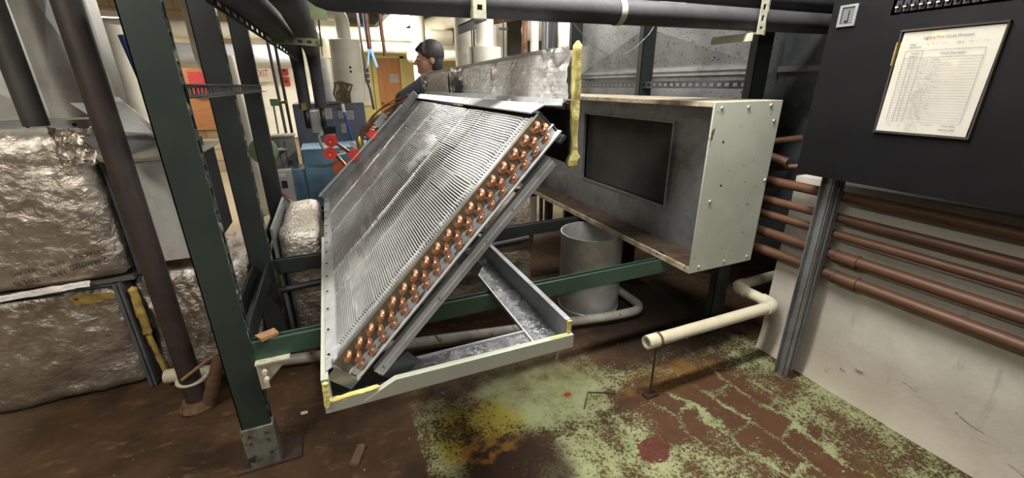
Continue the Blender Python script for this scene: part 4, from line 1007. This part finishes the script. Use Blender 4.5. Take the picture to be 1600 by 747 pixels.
M().box(-.06, -.01, 3.992, 3.994, .90, .92).box(.05, .10, 3.992, 3.994, .89, .915).build('sticker', K['paper'], bb)
jb = thing('junction_box', (-.41, 4.1, .3), 'grey electrical junction box with pulled wires left of blue box', 'box')
M().box(-.475, -.345, 3.86, 3.98, .46, .80).build('box_body', K['grey'], jb, bev=.003)
M().box(-.435, -.385, 3.855, 3.86, .75, .78).build('label', K['paper'], jb); M().box(-.425, -.385, 3.853, 3.86, .66, .72).build('socket', K['pitch'], jb)
M().tube(bend([(-.44, 3.84, .62), (-.40, 3.82, .60), (-.37, 3.83, .55), (-.38, 3.84, .48)], .02), .006, 6).build('loose_wire', K['red'], jb); M().tube(bend([(-.42, 3.84, .60), (-.38, 3.82, .56), (-.36, 3.83, .52)], .02), .005, 6).build('loose_wire', K['white'], jb)
M().tube([(-.37, 3.85, .52), (-.47, 3.80, .30), (-.49, 3.80, .172)], .028, 12).build('conduit', K['pvc'], jb, 'cream conduit to the floor')
gr = thing('grey_panelboard', (-.42, 4.45, .17), 'dull grey ribbed panel standing behind the junction box', 'panel')
M().box(-.50, -.32, 4.40, 4.52, .171, 1.02).build('panel_body', K['grey'], gr)
M().box(-.45, -.445, 4.395, 4.40, .7, .98).box(-.40, -.395, 4.395, 4.40, .7, .98).box(-.40, -.36, 4.385, 4.40, .76, .80).build('panel_slot', K['greyd'], gr)
M().box(-.51, -.30, 4.38, 4.54, 1.021, 1.035).build('panel_top', K['white'], gr)
M().lathe([(0, -.03), (.04, -.03), (.10, -.01), (.105, .0), (.105, .02), (0, .03)], (-.52, 3.95, .955), 'y', 24).build('green_disc', K['greendisc'], label='round pale green disc cover behind the third green post', cat='cover')
M().tube([(-.50, 3.98, .955), (-.42, 4.2, .93), (-.40, 4.42, .9)], .012, 8).build('disc_pipe', K['pvc'], label='thin cream pipe beside the pale green disc', cat='pipe')
for (x0, x1, lab, mt) in ((-.41, -.385, 'left of two thin dark upright conduits left of the boiler', 'greyd'), (-.35, -.335, 'right of two thin dark upright conduits left of the boiler', 'brownsteel')):
    M().tube([(x0, 4.60, 2.9), (x1, 4.60, .9), (x1, 4.60, .01)], .013, 8).build('conduit', K[mt], label=lab, cat='conduit')
vv = thing('valve', (-.42, 4.55, 1.2), 'small green and brass valve on the thin conduits left of boiler', 'valve')
M().box(-.46, -.40, 4.50, 4.57, 1.28, 1.34).build('valve_head', K['greendisc'], vv); M().tube([(-.44, 4.53, 1.28), (-.445, 4.53, .98)], .008, 8).build('valve_stem', K['galv'], vv); M().tube([(-.40, 4.54, 1.31), (-.33, 4.54, 1.31)], .014, 8).build('valve_body', K['brass'], vv)
# butterfly valves under the black pipes
bv = thing('butterfly_valve', (-.09, 3.68, 1.1), 'pair of round black valve discs on a grey body before the boiler', 'valve')
for x in (-.145, -.035):
    M().lathe([(0, -.018), (.07, -.018), (.078, 0), (.07, .018), (0, .018)], (x, 3.66, 1.215), 'x', 20).build('valve_disc', K['black'], bv)
M().box(-.12, -.06, 3.63, 3.69, 1.11, 1.27).build('valve_body', K['grey'], bv); M().box(-.17, -.135, 3.60, 3.66, 1.28, 1.33).build('valve_tag', K['brass'], bv)
M().tube(bend([(-.09, 3.66, 1.11), (-.08, 3.70, .98), (.0, 3.8, .90), (.1, 3.9, .90)], .06), .01, 8).build('cable', K['grey'], bv)
M().tube([(.15, 4.66, 1.28), (.155, 4.66, 1.20)], .017, 10).build('hose_end', K['white'], label='white fitting at the top of the blue hose', cat='fitting')
M().tube([(.155, 4.66, 1.20), (.185, 4.66, 1.0), (.215, 4.66, .86), (.22, 4.64, .5), (.22, 4.63, .175)], .013, 10).build('blue_hose', K['bluehose'], label='blue hose hanging down the front of the boiler', cat='hose')
M().box(-.10, .16, 4.72, 4.76, 1.285, 1.30).build('flat_bar', K['greyd'], label='grey flat bar across the top of the boiler front', cat='bar')
wl = thing('white_insulated_riser', (.25, 5.05, 1.28), 'wide white insulated cylinder standing on the boiler with elbow above', 'pipe')
M().lathe([(0, 0), (.150, 0), (.152, .30), (.153, .31), (.150, .32), (.150, .60), (.06, .615)], (.265, 5.0, 1.281), 'z', 28).build('wide_jacket', K['whitepipe'], wl)
M().tube(bend([(.27, 5.0, 1.88), (.265, 5.0, 2.13), (-.2, 5.05, 2.14)], .09), .068, 18).build('elbow_pipe', K['whitepipe'], wl)
g = M()
for z in (1.62, 1.58): g.tube([(.28, 4.852, z), (.28, 4.846, z)], .012, 8)
g.build('jacket_hole', K['pitch'], wl)
wl = thing('grey_flue', (.02, 5.3, 1.28), 'grey flue cylinder with cream top behind the black valves', 'pipe')
M().tube([(.04, 5.35, 1.281), (.04, 5.35, 1.72)], .115, 20).build('flue_body', K['silver'], wl); M().tube(bend([(.04, 5.35, 1.72), (.03, 5.35, 1.88), (-.15, 5.5, 2.0)], .08), .115, 20).build('flue_elbow', K['whitepipe'], wl)
random.seed(5)
g = M()
for i in range(10):
    a = V((.12+random.uniform(0, .12), 4.82, 1.282)); g.tube([a, a+V((random.uniform(-.05, .03), -.02, .09)), a+V((random.uniform(-.03, .05), 0, .17)), a+V((random.uniform(-.08, 0), 0, .20))], .010, 6)
g.build('wire_bundle', K['wood'], label='tangled brown wire bundle standing on top of the boiler', cat='wires')
# white risers behind the foil panel
def riser(x, y, r, z0, lab, mt='whitepipe', z1=2.9): return M().tube([(x, y, z0), (x, y, z1)], r, 20).build('riser_pipe', K[mt], label=lab, cat='pipe')
riser(1.335, 4.35, .092, .01, 'white riser pipe just right of the person')
t = thing('stepped_riser', (1.42, 4.1, .01), 'thick white stepped riser pipe right behind the foil panel', 'pipe')
M().tube([(1.42, 4.0, .01), (1.42, 4.0, 1.765)], .155, 24).build('wide_jacket', K['whitepipe'], t); M().tube([(1.42, 4.0, 1.765), (1.42, 4.0, 2.9)], .088, 20).build('narrow_pipe', K['whitepipe'], t)
for x in (1.27, 1.57): M().tube([(x, 3.9, 1.3), (x, 3.9, 2.9)], .006, 6).box(x-.04, x+.04, 3.89, 3.91, 1.905, 1.925).build('hanger_rod', K['brownsteel'], label=('left' if x < 1.4 else 'right')+' thin hanger rod with rusty clip beside the stepped white riser', cat='rod')
riser(1.80, 4.55, .068, .01, 'white riser pipe behind and right of the stepped riser')
M().tube([(1.55, 4.5, 2.05), (2.05, 3.9, 2.12)], .06, 14).build('tan_pipe', K['copperd'], label='tan copper pipe running level behind the white risers', cat='pipe')
riser(1.76, 3.85, .026, .01, 'copper riser with black valve behind the foil panel', 'copperd')
M().lathe([(.03, 0), (.05, .02), (.05, .10), (.03, .12)], (1.76, 3.85, 1.60), 'z', 14).build('valve', K['pitch'], label='black valve on the copper riser behind the foil panel', cat='valve')
riser(1.86, 3.85, .04, .01, 'white riser between the copper and black risers')
riser(1.93, 3.8, .02, .01, 'thin dark riser left of the foil wrapped elbow', 'greyd')
riser(2.02, 3.8, .045, .01, 'black riser beside the foil wrapped elbow', 'insul')
M().tube(bend([(2.17, 3.75, .9), (2.17, 3.75, 1.93), (2.17, 4.6, 2.0)], .12), .11, 18).build('wrapped_elbow', K['whitepipe'], label='fat white wrapped elbow behind the foil panel end', cat='pipe')
# long level pipes in the far room
def lev(p, r, mt, lab, cat='pipe'): return M().tube(p, r, 20).build('level_pipe', K[mt], label=lab, cat=cat)
lev([(-4.9, 6.6, 1.82), (-.30, 6.6, 1.80)], .14, 'silver', 'wide silver jacketed pipe running level behind the green posts')
lev([(-4.9, 7.2, 2.14), (2.0, 7.2, 2.16)], .10, 'whitepipe', 'white level pipe high up behind the green posts')
lev([(.4, 9.0, 2.15), (2.9, 9.0, 2.12)], .12, 'whitepipe', 'white level pipe high in front of the far door wall')
lev([(1.45, 8.0, 1.90), (2.6, 7.2, 1.92), (2.7, 7.13, 1.95), (2.75, 7.1, 2.9)], .085, 'whitepipe', 'short white level pipe left of the person head')
lev([(1.75, 8.6, 2.42), (2.35, 4.7, 2.36)], .12, 'whitepipe', 'white pipe running towards the far door above the person')
riser(1.35, 6.6, .10, .01, 'white riser pipe directly behind the person head')
# left bay
t = thing('white_vessel', (-2.05, 6.2, 1.2), 'white insulated vessel hanging between the brown pipe and green post', 'tank')
M().lathe([(0, .78), (.19, .80), (.205, .9), (.205, 1.9), (.19, 2.0), (.05, 2.02)], (-1.82, 5.6, 0), 'z', 24).build('vessel_jacket', K['whitepipe'], t)
M().tube([(-1.82, 5.6, 0), (-1.82, 5.6, .8)], .05, 12).build('vessel_leg', K['greyd'], t)
M().tube([(-1.63, 5.3, 1.9), (-1.56, 5.3, 1.35), (-1.45, 5.3, .4), (-1.45, 5.3, .02)], .03, 10).build('blue_hose', K['bluehose'], label='blue hose hanging beside the white vessel at left', cat='hose')
M().box(-2.6, -1.05, 8.93, 8.96, .75, 1.88).build('plywood_board', K['ply'], label='orange plywood board on the far brick wall', cat='board')
M().box(-2.02, -1.76, 8.86, 8.93, 1.33, 1.68).build('red_cabinet', K['redd'], label='dark red wall cabinet on the orange plywood board', cat='cabinet')
lev([(-.78, 5.0, .01), (-.82, 5.0, 1.72)], .085, 'whitepipe', 'upright white pipe behind the slotted strut between posts')
M().tube(bend([(-1.05, 5.4, 2.9), (-1.05, 5.4, 1.68), (-.9, 5.3, 1.45)], .1), .09, 16).build('white_elbow', K['whitepipe'], label='white insulated elbow between the second and third green posts', cat='pipe')
ex = thing('exit_sign', (-.86, 8.9, 1.6), 'small white exit sign with red letters right of third post', 'sign')
M().box(-1.06, -.80, 8.90, 8.955, 1.52, 1.80).build('sign_face', K['white'], ex)
text('EXIT', .17, ((-1.05, 8.897, 1.60), (1, 0, 0), (0, 0, 1)), None, '', off=.0, sx=.58).build('sign_text', K['red'], ex, smooth=False)
for z, w_ in ((1.705, 'upper'), (1.525, 'lower')):
    t = thing('alarm_box', (-.58, 8.9, z-.09), f'{w_} of two small red alarm boxes on the white far wall', 'alarm')
    M().box(-.65, -.53, 8.90, 8.955, z-.075, z+.075).build('alarm_case', K['redd'], t, bev=.01); M().ball((-.59, 8.895, z), .02, 8, 6).build('alarm_button', K['pitch'], t)
nb = thing('notice_board', (1.02, 11.9, 1.0), 'white notice board with small dark photos left of the orange door', 'board')
M().box(.80, 1.14, 11.95, 11.99, .95, 1.90).build('board_face', K['white'], nb)
c = M().box(-.04, .04, -.004, .0, -.045, .045).mesh('photo'); c.materials.append(K['pencil'])
for i in range(3):
    for j in range(3): place('photo', c, None, nb, (.86+i*.11, 11.948, 1.80-j*.13))
dn = M().box(1.63, 1.86, 12.0, 12.008, 1.50, 1.72); dn.build('door_notice', K['paper'], label='white paper notice taped to the orange door', cat='paper')
M().tube([(.66, 7.0, 2.9), (.68, 7.0, 2.15), (.72, 7.0, 1.95), (.78, 7.0, 1.70)], .02, 8).build('blue_strap', K['bluep'], label='pale blue strap hanging before the notice board', cat='strap')
M().tube([(.64, 7.06, 2.9), (.70, 7.06, 1.95), (.66, 7.04, 1.72)], .014, 8).build('blue_strap', K['bluep'], label='thin pale blue strap tail hanging before the notice board', cat='strap')
M().tube([(.50, 6.0, 2.9), (.52, 6.0, 1.52), (.55, 6.0, 1.40), (.57, 6.0, 1.15)], .014, 8).build('dangling_cable', K['black'], label='dark cable dangling below the notice board', cat='cable')

# ------------------------------------------------------------ person
pr = thing('person', (.86, 3.72, 0), 'person with short dark hair and ribbed grey sweater leaning behind coil', 'person')
def blend(mm, name, mt, vox, par, sm=3):
    me = mm.mesh(name); o = bpy.data.objects.new(name, me); COL.objects.link(o)
    r = o.modifiers.new('r', 'REMESH'); r.mode = 'VOXEL'; r.voxel_size = vox; r.use_smooth_shade = True
    s = o.modifiers.new('s', 'SMOOTH'); s.iterations = sm; s.factor = .5
    dg = bpy.context.evaluated_depsgraph_get(); m2 = bpy.data.meshes.new_from_object(o.evaluated_get(dg))
    m2.name = name; bpy.data.objects.remove(o); m2.materials.clear(); m2.materials.append(mt)
    for p in m2.polygons: p.use_smooth = True
    return place(name, m2, None, par, (0, 0, 0))
# faces -x; hips behind the coil, trunk leaning forward, head bowed slightly
HC = V((.825, 3.68, 1.640)); PY = 3.72
hipL, hipR = V((.93, PY-.09, .92)), V((.93, PY+.09, .92))
kL, kR = V((.89, PY-.10, .49)), V((.92, PY+.10, .49)); aL, aR = V((.95, PY-.10, .09)), V((.99, PY+.11, .09))
sL, sR = V((.79, PY-.17, 1.455)), V((.82, PY+.18, 1.44))
elL, elR = V((.57, PY-.19, 1.345)), V((.60, PY+.20, 1.25)); wrL, wrR = V((.50, PY-.15, 1.10)), V((.46, PY+.10, 1.08))
body = M()
body.limb([hipL, kL, aL], [.088, .06, .042]).limb([hipR, kR, aR], [.088, .06, .042])
for a in (aL, aR): body.caps(a+V((.02, 0, -.045)), a+V((-.15, 0, -.055)), .04, .032)
body.limb([V((.93, PY, .95)), V((.885, PY, 1.15)), V((.84, PY, 1.36))], [.14, .135, .145]); body.caps(sL, sR, .07, .07)
body.limb([sL, elL, wrL], [.062, .045, .030]).limb([sR, elR, wrR], [.062, .045, .030])
body.caps((.82, PY-.01, 1.42), (.815, PY-.03, 1.56), .062, .055)
def hd_(dx, dy, dz): return HC+V((dx, dy-.0, dz))
body.ball(hd_(.012, 0, .03), .1, 20, 14, (1.0, .76, 1.05)); body.ball(hd_(-.03, 0, -.03), .075, 18, 12, (.95, .80, 1.15))
body.caps(hd_(-.04, 0, -.085), hd_(-.078, 0, -.088), .042, .022); body.caps(hd_(-.088, 0, .01), hd_(-.118, 0, -.030), .010, .014)
body.caps(hd_(-.085, -.014, -.06), hd_(-.085, .014, -.06), .013, .013); body.caps(hd_(-.083, -.03, .02), hd_(-.083, .03, .02), .014, .014)
for sg in (-1, 1):
    body.ball(hd_(.01, sg*.076, -.01), .028, 10, 8, (.75, .3, 1.15))
for wr, side in ((wrL, 1), (wrR, -1)):
    dd = V((-.05, .01*side, -.09)).normalized() if side > 0 else V((-.12, -.02, -.03)).normalized(); sd = dd.cross(V((1, 0, 0))).normalized() if abs(dd.x) < .9 else V((0, 1, 0))
    up = sd.cross(dd)
    for k in (-1.5, -.5, .5, 1.5): body.caps(wr+dd*.02+sd*.012*k, wr+dd*.085+sd*.019*k, .016, .012)
    for k, L in ((-1.5, .055), (-.5, .07), (.5, .075), (1.5, .065)):
        p0 = wr+dd*.088+sd*.020*k; p1 = p0+dd*L*.5+up*.008; p2 = p1+dd*L*.3+up*.022; body.limb([p0, p1, p2], [.0095, .0085, .0075])
    q = wr+dd*.03+sd*.03; body.limb([q, q+sd*.03+dd*.025, q+sd*.035+dd*.06], [.012, .010, .009])
bd_ = blend(body, 'body', K['skin'], .0065, pr, 3)
e = M(); e.ball(hd_(-.090, -.032, .0), .010, 10, 8); e.ball(hd_(-.090, .032, .0), .010, 10, 8); e.build('eyes', K['paper'], pr)
sh = M().limb([V((.925, PY, .99)), V((.885, PY, 1.15)), V((.84, PY, 1.37))], [.158, .155, .165]); sh.caps(sL, sR, .088, .088)
sh.limb([sL, elL, wrL+V((.01, 0, .03))], [.083, .066, .046]).limb([sR, elR, wrR+V((.02, 0, .01))], [.083, .066, .046]).caps((.82, PY-.01, 1.44), (.82, PY-.02, 1.50), .085, .074)
blend(sh, 'sweater', K['knit'], .012, pr, 4)
tr_ = M().limb([hipL, kL, aL+V((0, 0, .02))], [.112, .082, .066]).limb([hipR, kR, aR+V((0, 0, .02))], [.112, .082, .066]).caps(V((.93, PY, .90)), V((.925, PY, 1.02)), .155, .15)
blend(tr_, 'trousers', K['jeans'], .014, pr, 3)
so = M()
for a in (aL, aR): so.caps(a+V((.03, 0, -.045)), a+V((-.15, 0, -.053)), .048, .038); so.box(a.x-.19, a.x+.075, a.y-.042, a.y+.042, .0, .02)
blend(so, 'shoes', K['shoe'], .01, pr, 2)
ha = M(); ha.ball(hd_(.024, 0, .048), .107, 20, 14, (1.0, .82, 1.0)); ha.ball(hd_(.055, 0, -.02), .08, 16, 12, (.75, .95, 1.3)); ha.caps(hd_(-.05, -.03, .10), hd_(-.085, .03, .075), .03, .018)
ha.caps(hd_(-.06, -.045, .08), hd_(-.055, -.06, .04), .02, .012); ha.caps(hd_(-.06, .045, .08), hd_(-.055, .06, .04), .02, .012)
blend(ha, 'hair', K['hair'], .008, pr, 2)

# ------------------------------------------------------------ floor litter
random.seed(9)
g = M()
for i in range(130):
    x = random.uniform(-1.0, 1.9); y = random.uniform(.35, 2.2)
    if -.6 < x < -.25 and 1.5 < y < 1.75 or x > 1.1 and y > 1.9: continue
    r = random.choice((.003, .003, .004, .006)); h = r*random.uniform(.5, .9)
    g.ball((x, y, h*.7), r, 5, 3, (random.uniform(.7, 1.5), 1, .7))
g.build('floor_grit', mat('pale_grit', '#8f836c', '#5d5140', .9, 0, 3), label='scattered pale grit and flakes on the concrete floor', cat='grit', kind='stuff', origin=False)
for i, (x, y, lx, ly, lab) in enumerate(((-.30, 1.83, .03, .018, 'pale chip on brown floor right of the tall green post'), (-.19, 1.86, .014, .012, 'tiny white chip on brown floor below the coil corner'), (.33, 1.70, .02, .014, 'small chip on floor beneath the drain pan'))):
    chip('floor_chip', (x, y, .001), lx, ly, .008, i, K['pvc'] if i < 2 else K['galv'], lab, 'chip', 30+i)
M().tube([(.92, 1.33, .004), (1.0, 1.42, .004), (1.12, 1.36, .004)], .003, 6).build('rusty_wire', K['rustd'], label='thin rusty wire lying on the green painted floor', cat='wire')
M().tube([(.63, 1.10, .568), (.632, 1.098, .545), (.628, 1.10, .525)], .006, 8, r1=.003).build('foil_drip', K['galvl'], pn, 'small foil scrap hanging below the pan corner')
